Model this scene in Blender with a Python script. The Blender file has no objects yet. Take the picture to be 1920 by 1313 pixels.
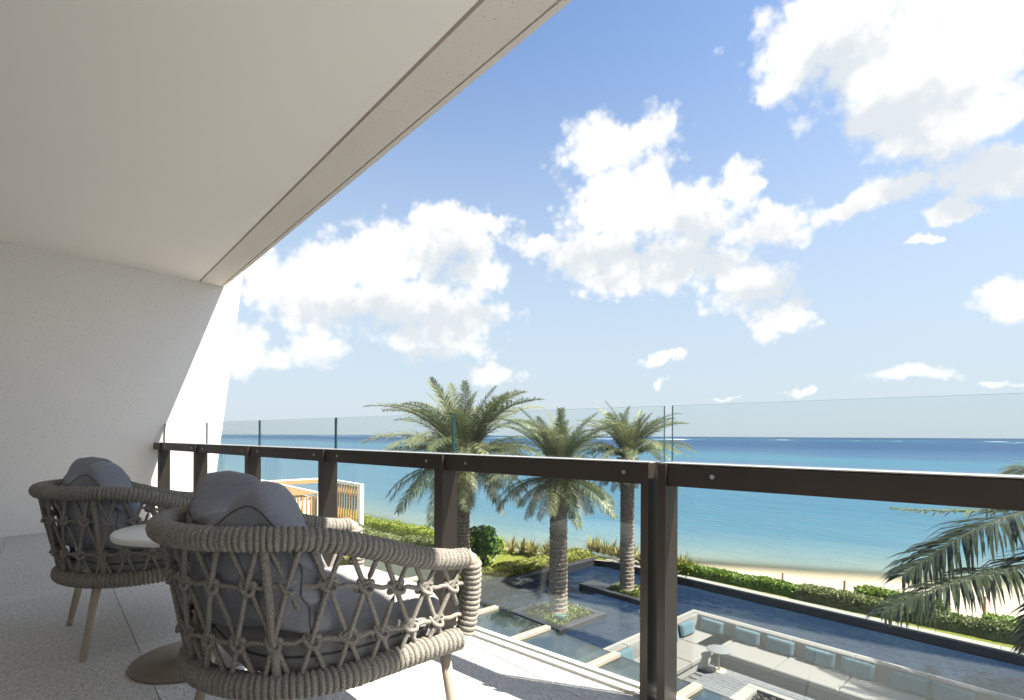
import bpy, math, random
import numpy as np
from mathutils import Vector, Matrix, noise as mnoise

random.seed(7); np.random.seed(7)
SC = bpy.context.scene
COL = SC.collection
R_ = math.radians

# ------------------------------------------------------------------ camera
F, CX, HY, ROLL, TH = 970.0, 960.0, 817.0, R_(0.30), R_(48.06)
W0, H0 = 1920.0, 1313.0
EYE = Vector((0, 0, 1.0))
CR = Vector((math.cos(TH), math.sin(TH), 0)); CF = Vector((-math.sin(TH), math.cos(TH), 0))
cd = bpy.data.cameras.new('camera'); cam = bpy.data.objects.new('camera', cd); COL.objects.link(cam)
cd.sensor_fit = 'HORIZONTAL'; cd.sensor_width = 36.0; cd.lens = F / W0 * 36.0
cd.clip_start = 0.05; cd.clip_end = 60000
# the lens is shifted up (verticals stay upright); principal point at (CX, HY)
c_, s_ = math.cos(ROLL), math.sin(ROLL)
du, dv = W0 / 2 - CX, HY - H0 / 2
cd.shift_x = du / W0; cd.shift_y = dv / W0
cam.matrix_world = Matrix.Translation(EYE) @ Matrix.Rotation(TH, 4, 'Z') @ Matrix.Rotation(R_(90), 4, 'X') @ Matrix.Rotation(ROLL, 4, 'Z')
SC.camera = cam

def ray(px, py):
    u, v = px - CX, HY - py
    a = (c_ * u - s_ * v) / F; b = (s_ * u + c_ * v) / F
    return CR * a + CF + Vector((0, 0, b))
def P(px, py, z):
    d = ray(px, py); return EYE + d * ((z - 1.0) / d.z)
def PD(px, py, depth):
    return EYE + ray(px, py) * depth

# ------------------------------------------------------------------ sun
SUN = Vector((0.60, 0.353, 1.0)).normalized()
sl = bpy.data.lights.new('sun', 'SUN'); sl.energy = 2.9; sl.angle = R_(0.53); sl.color = (1.0, 0.94, 0.83)
so = bpy.data.objects.new('sun', sl); COL.objects.link(so)
so.rotation_euler = SUN.to_track_quat('Z', 'Y').to_euler(); so.location = (5, 3, 9)
SC.view_settings.view_transform = 'Standard'; SC.view_settings.look = 'None'
SC.view_settings.gamma = 1.0; SC.view_settings.use_curve_mapping = False
SC.view_settings.exposure = 2.66
SC.cycles.max_bounces = 12; SC.cycles.transparent_max_bounces = 24
SC.cycles.diffuse_bounces = 9; SC.cycles.glossy_bounces = 4
SC.cycles.sample_clamp_indirect = 6.0; SC.cycles.caustics_reflective = False; SC.cycles.caustics_refractive = False

# ------------------------------------------------------------------ node helper
class NT:
    def __init__(s, tree): s.t = tree; s.n = tree.nodes; s.l = tree.links
    def new(s, typ, **kw):
        n = s.n.new(typ)
        for k, v in kw.items(): setattr(n, k, v)
        return n
    def link(s, a, b): s.l.new(a, b)
    def _in(s, sock, v):
        if hasattr(v, 'is_output'): s.link(v, sock)
        else: sock.default_value = v
    def math(s, op, a, b=0.0, c=0.0, clamp=False):
        n = s.new('ShaderNodeMath', operation=op); n.use_clamp = clamp
        for i, v in enumerate((a, b, c)): s._in(n.inputs[i], v)
        return n.outputs[0]
    def vmath(s, op, a, b=(0, 0, 0), c=(0, 0, 0)):
        n = s.new('ShaderNodeVectorMath', operation=op)
        for i, v in enumerate((a, b, c)):
            if i < len(n.inputs): s._in(n.inputs[i], v)
        return n.outputs['Value'] if op in ('LENGTH', 'DOT_PRODUCT', 'DISTANCE') else n.outputs[0]
    def noise(s, vec, scale=5.0, detail=3.0, rough=0.5, dist=0.0):
        n = s.new('ShaderNodeTexNoise'); s._in(n.inputs['Vector'], vec)
        n.inputs['Scale'].default_value = scale; n.inputs['Detail'].default_value = detail
        n.inputs['Roughness'].default_value = rough; n.inputs['Distortion'].default_value = dist
        return n.outputs['Fac']
    def voro(s, vec, scale=5.0, feature='F1', detail=0.0, rough=0.5, rnd=1.0):
        n = s.new('ShaderNodeTexVoronoi', feature=feature); s._in(n.inputs['Vector'], vec)
        n.inputs['Scale'].default_value = scale; n.inputs['Detail'].default_value = detail
        n.inputs['Roughness'].default_value = rough; n.inputs['Randomness'].default_value = rnd
        return n.outputs['Distance']
    def rng(s, v, a, b, c=0.0, d=1.0, smooth=False):
        n = s.new('ShaderNodeMapRange'); n.clamp = True
        if smooth: n.interpolation_type = 'SMOOTHSTEP'
        s._in(n.inputs[0], v)
        for i, q in enumerate((a, b, c, d)): n.inputs[i + 1].default_value = q
        return n.outputs[0]
    def mix(s, f, a, b, mode='MIX'):
        n = s.new('ShaderNodeMix', data_type='RGBA', blend_type=mode)
        s._in(n.inputs[0], f)
        for sock, v in ((n.inputs[6], a), (n.inputs[7], b)):
            if isinstance(v, tuple) and len(v) == 3: v = (*v, 1)
            s._in(sock, v)
        return n.outputs[2]
    def ramp(s, f, stops):
        n = s.new('ShaderNodeValToRGB'); e = n.color_ramp.elements
        while len(e) < len(stops): e.new(0.5)
        for i, (p, c) in enumerate(stops): e[i].position = p; e[i].color = (*c, 1) if len(c) == 3 else c
        s._in(n.inputs[0], f); return n.outputs[0]
    def bump(s, h, strength=0.3, dist=0.01):
        n = s.new('ShaderNodeBump'); s._in(n.inputs['Height'], h)
        n.inputs['Strength'].default_value = strength; n.inputs['Distance'].default_value = dist
        return n.outputs[0]

# ------------------------------------------------------------------ world: Nishita sky + procedural cumulus
wd = bpy.data.worlds.new('World'); SC.world = wd; wd.use_nodes = True
N = NT(wd.node_tree); N.n.clear()
sky = N.new('ShaderNodeTexSky', sky_type='NISHITA'); sky.sun_disc = False
sky.sun_elevation = math.asin(SUN.z); sky.sun_rotation = math.atan2(SUN.x, SUN.y)
sky.air_density = 1.0; sky.dust_density = 1.2; sky.ozone_density = 2.2; sky.altitude = 0
tc = N.new('ShaderNodeTexCoord').outputs['Generated']
dirv = N.vmath('NORMALIZE', tc)
sep = N.new('ShaderNodeSeparateXYZ'); N.link(dirv, sep.inputs[0])
# azimuth measured from the sea-ward axis of the view, elevation above the horizon (degrees / 10)
xr = N.math('ADD', N.math('MULTIPLY', sep.outputs[0], CR.x), N.math('MULTIPLY', sep.outputs[1], CR.y))
yr = N.math('ADD', N.math('MULTIPLY', sep.outputs[0], CF.x), N.math('MULTIPLY', sep.outputs[1], CF.y))
AZ = N.math('MULTIPLY', N.math('ARCTAN2', xr, yr), 5.7296)
EL = N.math('MULTIPLY', N.math('ARCSINE', sep.outputs[2]), 5.7296)
cmb = N.new('ShaderNodeCombineXYZ'); N.link(AZ, cmb.inputs[0]); N.link(EL, cmb.inputs[1])
wn = N.new('ShaderNodeTexNoise'); N.link(dirv, wn.inputs['Vector']); wn.inputs['Scale'].default_value = 14.0; wn.inputs['Detail'].default_value = 7.0; wn.inputs['Roughness'].default_value = .6
ae = N.vmath('ADD', cmb.outputs[0], N.vmath('MULTIPLY', N.vmath('SUBTRACT', wn.outputs['Color'], (.5, .5, .5)), (.62, .42, 0)))
def azel(px, py):
    d = ray(px, py).normalized()
    return math.atan2(d.dot(CR), d.dot(CF)) * 5.7296, math.asin(d.z) * 5.7296
def blobfield(blobs):
    cur = None
    for (px, py, rx, ry) in blobs:
        a, e = azel(px, py); a1, _ = azel(px + rx, py); _, e1 = azel(px, py - ry)
        ka, ke = 1 / max(a1 - a, .01), 1 / max(e1 - e, .01)
        L = N.vmath('LENGTH', N.vmath('MULTIPLY_ADD', ae, (ka, ke, 0), (-a * ka, -e * ke, 0)))
        cur = L if cur is None else N.math('SMOOTH_MIN', cur, L, 0.22)
    return cur
CL = [(850,440,95,62),(760,470,110,70),(650,495,110,58),(530,530,95,58),(600,560,160,62),(770,560,160,62),(890,510,62,40),
      (870,600,92,58),(800,645,120,38),(590,645,68,48),(522,672,36,26),(462,655,42,58),(925,425,42,22),
      (1140,275,98,72),(1215,245,68,58),(1170,380,118,95),(1300,400,110,62),(1392,345,40,42),(1450,425,88,52),(1120,480,105,60),
      (1280,490,150,60),(1010,463,58,24),(1400,540,100,48),(1470,600,52,42),(1180,525,90,32),
      (1520,70,140,110),(1650,110,200,150),(1820,90,200,190),(1480,140,70,45),(1720,170,160,120),(1640,225,110,55),(1780,225,150,90),(1870,320,130,65),(1700,350,120,42),(1600,388,58,26),
      (1875,560,95,42),(1790,396,46,20),(1742,447,24,10),(1690,706,115,17),(1240,676,40,13),(1245,722,18,13),(920,697,62,24),(1495,733,28,8),(1355,748,28,6),(1875,726,44,9)]
GR = [(760,600,190,34),(840,490,60,45),(1230,490,240,45),(1330,430,90,40),(1800,340,200,60),(1640,240,130,50),(1560,130,90,60),(1440,560,80,36),(760,680,120,20),(1700,370,120,40)]
dC = blobfield(CL); dG = blobfield(GR)
n1 = N.noise(dirv, 11.0, 8.0, 0.62)
v1 = N.voro(dirv, 24.0, 'F1', 2.0, 0.6)
bil = N.math('MULTIPLY', N.math('SUBTRACT', 0.55, v1), 0.6)
nz = N.math('ADD', N.math('MULTIPLY', N.math('SUBTRACT', n1, 0.5), 1.0), bil)
fld = N.math('ADD', N.math('SUBTRACT', 1.42, dC), nz)
# broken cumulus out of view, its cover raised to add ambient light
n2 = N.noise(dirv, 2.6, 6.0, 0.58)
outside = N.math('MAXIMUM', N.rng(N.math('ABSOLUTE', AZ), 4.7, 5.6), N.rng(EL, 3.9, 4.9))
gen = N.math('ADD', N.math('MULTIPLY', N.math('SUBTRACT', n2, 0.50), 9.0), N.math('MULTIPLY', nz, 0.5))
gen = N.math('SUBTRACT', gen, N.rng(EL, 0.6, 0.0, 0.0, 3.0))
fld = N.math('MAXIMUM', fld, N.math('SUBTRACT', gen, N.math('MULTIPLY', N.math('SUBTRACT', 1.0, outside), 9.0)))
dens = N.rng(fld, -0.02, 0.62, 0.0, 1.0, True)
n3 = N.noise(dirv, 6.0, 5.0, 0.58)
# shading: thin grey bases plus a relief term (denser towards the sun side stays white)
shift = N.vmath('ADD', dirv, (SUN.x * .035, SUN.y * .035, SUN.z * .035))
n1b = N.noise(shift, 11.0, 4.0, 0.62)
relief = N.math('MULTIPLY', N.math('SUBTRACT', n1b, n1), 3.0)
grey = N.math('ADD', N.math('ADD', N.math('SUBTRACT', 1.05, dG), N.math('MULTIPLY', N.math('SUBTRACT', n3, 0.5), 1.8)), relief)
grey = N.rng(grey, -0.7, 0.7, 0.0, 1.0, True)
skyc = N.mix(1.0, sky.outputs[0], (.67, .72, .76), 'MULTIPLY')
# thin bright sea haze low down
hz = N.rng(EL, 0.0, 4.3, 1.0, 0.0, True)
skyc = N.mix(N.math('MULTIPLY', hz, 0.92), skyc, (2.1, 2.42, 2.66))
cloudc = N.mix(N.math('MULTIPLY', grey, 1.0), (3.75, 3.7, 3.58), (2.5, 2.66, 2.78))
allc = N.mix(N.math('MULTIPLY', dens, N.rng(EL, 0.1, 1.3, 0.45, 0.98)), skyc, cloudc)
bg = N.new('ShaderNodeBackground'); N.link(allc, bg.inputs[0]); bg.inputs[1].default_value = 0.05
wo = N.new('ShaderNodeOutputWorld'); N.link(bg.outputs[0], wo.inputs[0])

# ------------------------------------------------------------------ materials
MATS = {}
def mat(name):
    m = bpy.data.materials.new(name); m.use_nodes = True
    n = NT(m.node_tree); n.n.clear()
    out = n.new('ShaderNodeOutputMaterial'); b = n.new('ShaderNodeBsdfPrincipled')
    n.link(b.outputs[0], out.inputs[0]); MATS[name] = m
    pos = n.new('ShaderNodeNewGeometry').outputs['Position']
    return n, b, out, pos
def setp(n, b, col=None, rough=None, metal=None, spec=None, normal=None):
    if col is not None: n._in(b.inputs['Base Color'], (*col, 1) if isinstance(col, tuple) and len(col) == 3 else col)
    if rough is not None: n._in(b.inputs['Roughness'], rough)
    if metal is not None: b.inputs['Metallic'].default_value = metal
    if spec is not None: b.inputs['Specular IOR Level'].default_value = spec
    if normal is not None: n.link(normal, b.inputs['Normal'])

def m_plaster():
    n, b, o, p = mat('smooth_plaster')
    v = n.noise(p, 1.3, 5, .6)
    setp(n, b, n.mix(v, (.90, .845, .785), (.93, .88, .825)), .75, normal=n.bump(n.noise(p, 60, 4, .6), .04, .004))
def m_concrete(name='pitted_concrete', a=(.81, .765, .72), c=(.89, .845, .80)):
    n, b, o, p = mat(name)
    big = n.noise(p, 1.6, 6, .62)
    fine = n.noise(p, 90, 4, .7)
    pits = n.rng(n.voro(p, 38), 0.10, 0.20)            # small dark pits
    mask = n.rng(n.noise(p, 16, 3), .47, .56)
    pits = n.math('MAXIMUM', pits, mask)
    col = n.mix(big, a, c)
    col = n.mix(n.rng(fine, .35, .7), n.mix(1.0, col, (.90, .90, .90), 'MULTIPLY'), col)
    col = n.mix(pits, n.mix(1.0, col, (.62, .61, .60), 'MULTIPLY'), col)
    h = n.math('ADD', n.math('MULTIPLY', fine, .5), n.math('MULTIPLY', pits, .8))
    setp(n, b, col, .85, normal=n.bump(h, .35, .004))
def m_granite():
    n, b, o, p = mat('flamed_granite')
    sp = n.vmath('MULTIPLY', p, (1.0, 1.6, 1.0))
    f1 = n.noise(sp, 130, 3, .75); f2 = n.noise(sp, 45, 4, .7, .5); f3 = n.noise(p, 2.2, 4, .6)
    rn = n.new('ShaderNodeObjectInfo').outputs['Random']
    g = n.math('ADD', n.math('MULTIPLY', f1, .55), n.math('MULTIPLY', f2, .45))
    col = n.ramp(g, [(.34, (.13, .13, .13)), (.45, (.38, .375, .37)), (.54, (.56, .555, .545)), (.66, (.72, .715, .70))])
    k = n.math('ADD', n.math('MULTIPLY', rn, .16), n.math('ADD', n.math('MULTIPLY', f3, .25), .80))
    kk = n.new('ShaderNodeCombineColor'); [n.link(k, kk.inputs[i]) for i in range(3)]
    col = n.mix(1.0, col, kk.outputs[0], 'MULTIPLY')
    setp(n, b, col, n.rng(f2, .3, .7, .5, .8), spec=.35, normal=n.bump(g, .35, .003))
def m_plain(name, col, rough=.5, metal=0, spec=.5, var=.06, scale=6, bump=0, bscale=80):
    n, b, o, p = mat(name)
    v = n.noise(p, scale, 5, .6)
    lo = tuple(c * (1 - var) for c in col); hi = tuple(min(1, c * (1 + var)) for c in col)
    nm = n.bump(n.noise(p, bscale, 4, .65), bump, .004) if bump else None
    setp(n, b, n.mix(v, lo, hi), n.rng(v, .3, .7, rough * .9, min(1, rough * 1.12)), metal, spec, nm)
def m_glass(name='balustrade_glass', tint=(.90, .955, .945), refl=1.0):
    m = bpy.data.materials.new(name); m.use_nodes = True; MATS[name] = m
    n = NT(m.node_tree); n.n.clear()
    out = n.new('ShaderNodeOutputMaterial'); tr = n.new('ShaderNodeBsdfTransparent'); gl = n.new('ShaderNodeBsdfGlossy')
    tr.inputs[0].default_value = (*tint, 1); gl.inputs['Roughness'].default_value = .0
    gl.inputs['Color'].default_value = (.9, 1, 1, 1)
    fr = n.new('ShaderNodeFresnel'); fr.inputs[0].default_value = 1.45
    # back faces would see total reflection: use the outside Fresnel curve on both sides
    geo = n.new('ShaderNodeNewGeometry')
    iorn = n.math('ADD', 1.45, n.math('MULTIPLY', geo.outputs['Backfacing'], 1 / 1.45 - 1.45 + .0))
    n.link(iorn, fr.inputs[0])
    fac = n.math('MULTIPLY', fr.outputs[0], refl)
    mx = n.new('ShaderNodeMixShader'); n.link(fac, mx.inputs[0]); n.link(tr.outputs[0], mx.inputs[1]); n.link(gl.outputs[0], mx.inputs[2])
    n.link(mx.outputs[0], out.inputs[0])
def m_rope():
    n, b, o, p = mat('woven_rope')
    tco = n.new('ShaderNodeTexCoord').outputs['Object']
    f = n.noise(tco, 420, 2, .6); g = n.noise(tco, 150, 3, .6); v = n.noise(tco, 9, 3)
    col = n.mix(n.rng(f, .36, .52), (.04, .036, .031), (.275, .255, .225))
    col = n.mix(n.rng(g, .3, .7), n.mix(1.0, col, (.8, .8, .8), 'MULTIPLY'), col)
    col = n.mix(n.math('MULTIPLY', v, .3), col, (.31, .29, .26))
    setp(n, b, col, .9, spec=.2, normal=n.bump(n.math('ADD', f, g), .8, .0025))
def m_fabric(name, c1, c2, k=1.0):
    n, b, o, p = mat(name)
    tco = n.new('ShaderNodeTexCoord').outputs['Object']
    w1 = n.noise(n.vmath('MULTIPLY', tco, (1, 1, 6)), 160, 3, .7); w2 = n.noise(n.vmath('MULTIPLY', tco, (6, 6, 1)), 160, 3, .7)
    w = n.math('ADD', n.math('MULTIPLY', w1, .5), n.math('MULTIPLY', w2, .5))
    big = n.noise(tco, 7, 4, .6)
    col = n.mix(n.rng(w, .38, .62), c1, c2)
    col = n.mix(n.math('MULTIPLY', big, .35), col, n.mix(1.0, col, (.78, .78, .8), 'MULTIPLY'))
    setp(n, b, col, .92, spec=.15, normal=n.bump(n.math('ADD', w, n.math('MULTIPLY', n.noise(n.vmath('MULTIPLY', tco, (1, 1, 2.2)), 9, 4, .6, 1.2), 3.0)), .5, .008))
    b.inputs['Sheen Weight'].default_value = .25 * k
def m_leaf(name, c1, c2, c3, trans=.3, rough=.5):
    n, b, o, p = mat(name)
    rn = n.new('ShaderNodeObjectInfo').outputs['Random']
    v = n.noise(p, 3.0, 4, .6); vv = n.noise(p, 23, 2, .6)
    col = n.mix(n.rng(v, .35, .65), c1, c2)
    col = n.mix(n.rng(n.math('ADD', vv, n.math('MULTIPLY', rn, .3)), .52, .85), col, c3)
    setp(n, b, col, rough, spec=.35)
    t = n.new('ShaderNodeBsdfTranslucent'); n.link(col, t.inputs[0])
    mx = n.new('ShaderNodeMixShader'); mx.inputs[0].default_value = trans
    n.link(b.outputs[0], mx.inputs[1]); n.link(t.outputs[0], mx.inputs[2]); n.link(mx.outputs[0], o.inputs[0])
def m_trunk():
    n, b, o, p = mat('palm_bark')
    f = n.noise(p, 22, 5, .7); g = n.noise(n.vmath('MULTIPLY', p, (1, 1, 4)), 9, 4, .65)
    col = n.ramp(n.math('ADD', n.math('MULTIPLY', f, .5), n.math('MULTIPLY', g, .5)), [(.36, (.065, .05, .038)), (.5, (.19, .155, .125)), (.64, (.31, .27, .225))])
    setp(n, b, col, .95, spec=.1, normal=n.bump(f, .9, .03))
def m_grass():
    n, b, o, p = mat('lawn_grass')
    f = n.noise(p, 14, 6, .7); g = n.noise(p, .35, 4, .6); h = n.noise(p, 60, 3, .7)
    col = n.mix(g, (.19, .22, .04), (.29, .29, .07)); col = n.mix(n.rng(f, .35, .7), n.mix(1.0, col, (.6, .65, .5), 'MULTIPLY'), col)
    setp(n, b, col, .95, spec=.1, normal=n.bump(n.math('ADD', f, h), 1.0, .05))
def m_sand():
    n, b, o, p = mat('beach_sand')
    f = n.noise(p, 9, 6, .65); g = n.noise(p, .5, 4, .6)
    sx = n.new('ShaderNodeSeparateXYZ'); n.link(p, sx.inputs[0])
    wet = n.rng(n.math('ADD', sx.outputs[2], n.math('MULTIPLY', g, .25)), -6.12, -5.80)
    col = n.mix(g, (.28, .25, .20), (.34, .31, .255)); col = n.mix(n.rng(f, .3, .7), n.mix(1.0, col, (.86, .85, .83), 'MULTIPLY'), col)
    col = n.mix(wet, (.22, .19, .13), col)
    setp(n, b, col, .9, spec=.1, normal=n.bump(f, .6, .03))
def m_sea():
    n, b, o, p = mat('sea_water')
    at = n.new('ShaderNodeAttribute', attribute_name='offshore').outputs['Fac']
    sx = n.new('ShaderNodeSeparateXYZ'); n.link(p, sx.inputs[0])
    # irregular depth contours: sand bars and reef patches
    nb = n.noise(n.vmath('MULTIPLY', p, (.012, .03, 0)), 1.0, 4, .55); nb2 = n.noise(n.vmath('MULTIPLY', p, (.0016, .0042, 0)), 1.0, 5, .6)
    dd = n.math('MULTIPLY', at, n.math('ADD', .62, n.math('MULTIPLY', nb, .76)))
    dd = n.math('MULTIPLY', dd, n.math('ADD', .70, n.math('MULTIPLY', nb2, .6)))
    lg = n.math('DIVIDE', n.math('LOGARITHM', n.math('ADD', n.math('MAXIMUM', dd, 0.0), 1.0), 10.0), 4.2)
    stops = [(0, (.20, .185, .13)), (.10, (.15, .165, .125)), (.19, (.088, .138, .142)), (.27, (.038, .104, .146)), (.37, (.012, .080, .132)), (.44, (.007, .062, .120)),
             (.495, (.006, .056, .114)), (.525, (.006, .082, .126)), (.56, (.006, .043, .100)), (.63, (.006, .032, .082)), (.70, (.006, .033, .082)), (.74, (.007, .055, .10)), (.79, (.006, .028, .072)), (1, (.006, .024, .062))]
    col = n.ramp(lg, stops)
    # breaking reef foam far out
    foam = n.rng(n.noise(n.vmath('MULTIPLY', p, (.010, .004, 0)), 1.0, 3, .6), .58, .61)
    band = n.math('MULTIPLY', n.rng(at, 950, 1050), n.rng(at, 1500, 1380))
    col = n.mix(n.math('MULTIPLY', foam, band), col, (.8, .85, .85))
    w1 = n.noise(n.vmath('MULTIPLY', p, (.35, 1.1, 0)), 1.0, 6, .62, .4)
    w2 = n.noise(n.vmath('MULTIPLY', p, (.06, .22, 0)), 1.0, 4, .6, .3)
    col = n.mix(n.math('MULTIPLY', n.rng(w2, .42, .62), .5), col, n.mix(1.0, col, (.72, .84, .92), 'MULTIPLY'))
    h = n.math('ADD', n.math('MULTIPLY', w1, .5), n.math('MULTIPLY', w2, 1.0))
    setp(n, b, col, n.rng(at, 0, 400, .12, .38), spec=.08, normal=n.bump(h, .9, .4))
    b.inputs['IOR'].default_value = 1.33
    n._in(b.inputs['Alpha'], n.rng(at, -.3, 3.5, 0.0, 1.0, True))
def m_pool():
    n, b, o, p = mat('pool_water')
    w1 = n.noise(n.vmath('MULTIPLY', p, (.8, 1.5, 0)), 1.1, 1.6, .45, .9); w2 = n.noise(p, .5, 3, .6); w3 = n.noise(n.vmath('MULTIPLY', p, (1, 1.6, 0)), 5.5, 2, .5, .6)
    h = n.math('ADD', n.math('ADD', w1, w2), n.math('MULTIPLY', w3, .03))
    setp(n, b, n.mix(n.rng(w2, .35, .65), (.004, .011, .030), (.010, .02, .036)), 0.05, spec=.05, normal=n.bump(h, .45, .09))
    b.inputs['IOR'].default_value = 1.33
def m_wood():
    n, b, o, p = mat('cedar_slat')
    rn = n.new('ShaderNodeObjectInfo').outputs['Random']
    g = n.noise(n.vmath('MULTIPLY', p, (6, 6, .6)), 4, 5, .65)
    col = n.mix(n.math('ADD', n.math('MULTIPLY', g, .6), n.math('MULTIPLY', rn, .4)), (.26, .13, .045), (.50, .29, .11))
    setp(n, b, col, .7)
def m_stonecloth(): pass

m_plaster(); m_concrete(); m_concrete('band_concrete', (.75, .69, .625), (.85, .79, .72)); m_granite()
m_plain('white_kerb_stone', (.74, .72, .68), .8, var=.08, scale=9, bump=.25)
m_plain('bronze_metal', (.034, .026, .020), .42, .25, .5, .12, 4)
m_plain('sunlit_bronze', (.30, .25, .19), .5, .1, .5, .08, 4)  # bronze with the sunlight put into its base colour
m_plain('steel', (.6, .6, .6), .25, 1.0)
m_plain('rail_sheen_metal', (.55, .55, .54), .4, .6, .5, .04)  # pale tone stands for sky brightness on the rail top
m_glass(tint=(.955, .978, .975)); m_glass('canopy_glass', (.30, .40, .44), 1.6)
m_plain('glass_edge', (.012, .045, .05), .1)
m_rope()
m_fabric('slate_fabric', (.125, .128, .148), (.25, .255, .285)); m_fabric('seat_fabric', (.17, .168, .168), (.29, .285, .28))
m_plain('seam_thread', (.06, .06, .07), .9)
m_plain('taupe_metal', (.30, .255, .205), .45, .0, .4)
m_plain('table_white', (.70, .70, .68), .55, var=.04, bump=.08)
m_plain('table_bronze', (.16, .13, .10), .5, .2)
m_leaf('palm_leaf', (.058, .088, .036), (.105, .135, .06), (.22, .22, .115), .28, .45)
m_leaf('palm_leaf_shaded', (.012, .020, .007), (.022, .032, .011), (.055, .058, .022), .10, .4)  # palm leaf with the crown's shade put into its colour
m_leaf('dry_leaf', (.17, .13, .085), (.26, .215, .145), (.34, .30, .21), .2, .8)
m_leaf('bright_hedge_leaf', (.07, .145, .013), (.13, .21, .02), (.26, .30, .05), .3)
m_leaf('olive_hedge_leaf', (.07, .10, .028), (.12, .15, .045), (.24, .25, .10), .25)
m_leaf('dark_bush_leaf', (.025, .075, .015), (.05, .12, .025), (.12, .20, .05), .2, .35)
m_leaf('groundcover_leaf', (.035, .07, .012), (.09, .125, .02), (.24, .24, .05), .25)
m_leaf('spiky_leaf', (.085, .11, .022), (.16, .165, .045), (.30, .24, .08), .25)
m_trunk(); m_grass(); m_sand(); m_sea(); m_pool(); m_wood()
m_plain('white_paint', (.80, .79, .76), .6, var=.03)
m_plain('black_granite', (.022, .023, .026), .35, var=.3, scale=20)
m_plain('pale_coping', (.20, .195, .18), .8, var=.12, scale=5, bump=.3)
m_plain('path_stone', (.50, .47, .38), .9, var=.12, scale=4, bump=.3)
m_fabric('outdoor_linen', (.13, .126, .116), (.175, .17, .158), .3); m_fabric('back_linen', (.105, .10, .094), (.15, .145, .137), .3)
m_fabric('aqua_fabric', (.045, .085, .105), (.08, .135, .16), .6)
m_plain('terrace_stone', (.10, .106, .112), .85, var=.18, scale=7, bump=.4)
m_plain('seat_base_stone', (.085, .083, .08), .9, var=.25, scale=9, bump=.5)
m_plain('fire_rock', (.03, .026, .023), .95, var=.4, scale=14, bump=.8)
m_plain('stake_wood', (.34, .18, .09), .85, var=.2, scale=12)
m_plain('soil', (.06, .045, .03), 1.0, var=.3)
m_plain('utility_green', (.05, .11, .09), .5)

# ------------------------------------------------------------------ mesh helpers
class MB:
    def __init__(s): s.v = []; s.f = []; s.mi = []
    def add(s, vs, fs, m=0):
        o = len(s.v); s.v += [tuple(v) for v in vs]; s.f += [tuple(i + o for i in f) for f in fs]; s.mi += [m] * len(fs)
    def box(s, x0, x1, y0, y1, z0, z1, m=0, T=None):
        vs = [(x0, y0, z0), (x1, y0, z0), (x1, y1, z0), (x0, y1, z0), (x0, y0, z1), (x1, y0, z1), (x1, y1, z1), (x0, y1, z1)]
        if T: vs = [T(*v) for v in vs]
        s.add(vs, [(3, 2, 1, 0), (4, 5, 6, 7), (0, 1, 5, 4), (1, 2, 6, 5), (2, 3, 7, 6), (3, 0, 4, 7)], m)
    def bevbox(s, x0, x1, y0, y1, z0, z1, b, m=0, T=None):
        # box whose top edges are chamfered
        vs = [(x0, y0, z0), (x1, y0, z0), (x1, y1, z0), (x0, y1, z0), (x0, y0, z1 - b), (x1, y0, z1 - b), (x1, y1, z1 - b), (x0, y1, z1 - b),
              (x0 + b, y0 + b, z1), (x1 - b, y0 + b, z1), (x1 - b, y1 - b, z1), (x0 + b, y1 - b, z1)]
        if T: vs = [T(*v) for v in vs]
        fs = [(3, 2, 1, 0), (8, 9, 10, 11)]
        for i in range(4):
            j = (i + 1) % 4; fs += [(i, j, j + 4, i + 4), (i + 4, j + 4, j + 8, i + 8)]
        s.add(vs, fs, m)
    def prism(s, poly, z0, z1, m=0):
        n = len(poly); vs = [(x, y, z0) for x, y in poly] + [(x, y, z1) for x, y in poly]
        fs = [tuple(range(n - 1, -1, -1)), tuple(range(n, 2 * n))] + [(i, (i + 1) % n, (i + 1) % n + n, i + n) for i in range(n)]
        s.add(vs, fs, m)
    def tube(s, pts, rad, seg=8, m=0, cap=True):
        pts = [Vector(p) for p in pts]; n = len(pts)
        rads = rad if isinstance(rad, (list, tuple)) else [rad] * n
        vs = []; up = Vector((0, 0, 1))
        for i in range(n):
            t = (pts[min(i + 1, n - 1)] - pts[max(i - 1, 0)]).normalized()
            ref = up if abs(t.z) < .93 else Vector((0, 1, 0))
            a = t.cross(ref).normalized(); b = a.cross(t)
            for k in range(seg):
                q = 2 * math.pi * k / seg
                vs.append(pts[i] + (a * math.cos(q) + b * math.sin(q)) * rads[i])
        fs = [(i * seg + k, i * seg + (k + 1) % seg, (i + 1) * seg + (k + 1) % seg, (i + 1) * seg + k) for i in range(n - 1) for k in range(seg)]
        if cap: fs += [tuple(range(seg - 1, -1, -1)), tuple((n - 1) * seg + k for k in range(seg))]
        s.add(vs, fs, m)
    def lathe(s, prof, seg=40, m=0, c=(0, 0)):
        vs = []
        for r, z in prof:
            for k in range(seg):
                q = 2 * math.pi * k / seg; vs.append((c[0] + r * math.cos(q), c[1] + r * math.sin(q), z))
        n = len(prof)
        fs = [(i * seg + k, i * seg + (k + 1) % seg, (i + 1) * seg + (k + 1) % seg, (i + 1) * seg + k) for i in range(n - 1) for k in range(seg)]
        fs += [tuple(range(seg - 1, -1, -1)), tuple((n - 1) * seg + k for k in range(seg))]
        s.add(vs, fs, m)
    def mesh(s, name, mats, smooth=False):
        me = bpy.data.meshes.new(name); me.from_pydata(s.v, [], s.f)
        for mm in (mats if isinstance(mats, (list, tuple)) else [mats]): me.materials.append(MATS[mm])
        if any(s.mi): me.polygons.foreach_set('material_index', s.mi)
        if smooth: me.polygons.foreach_set('use_smooth', [True] * len(me.polygons))
        me.update(); return me
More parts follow.
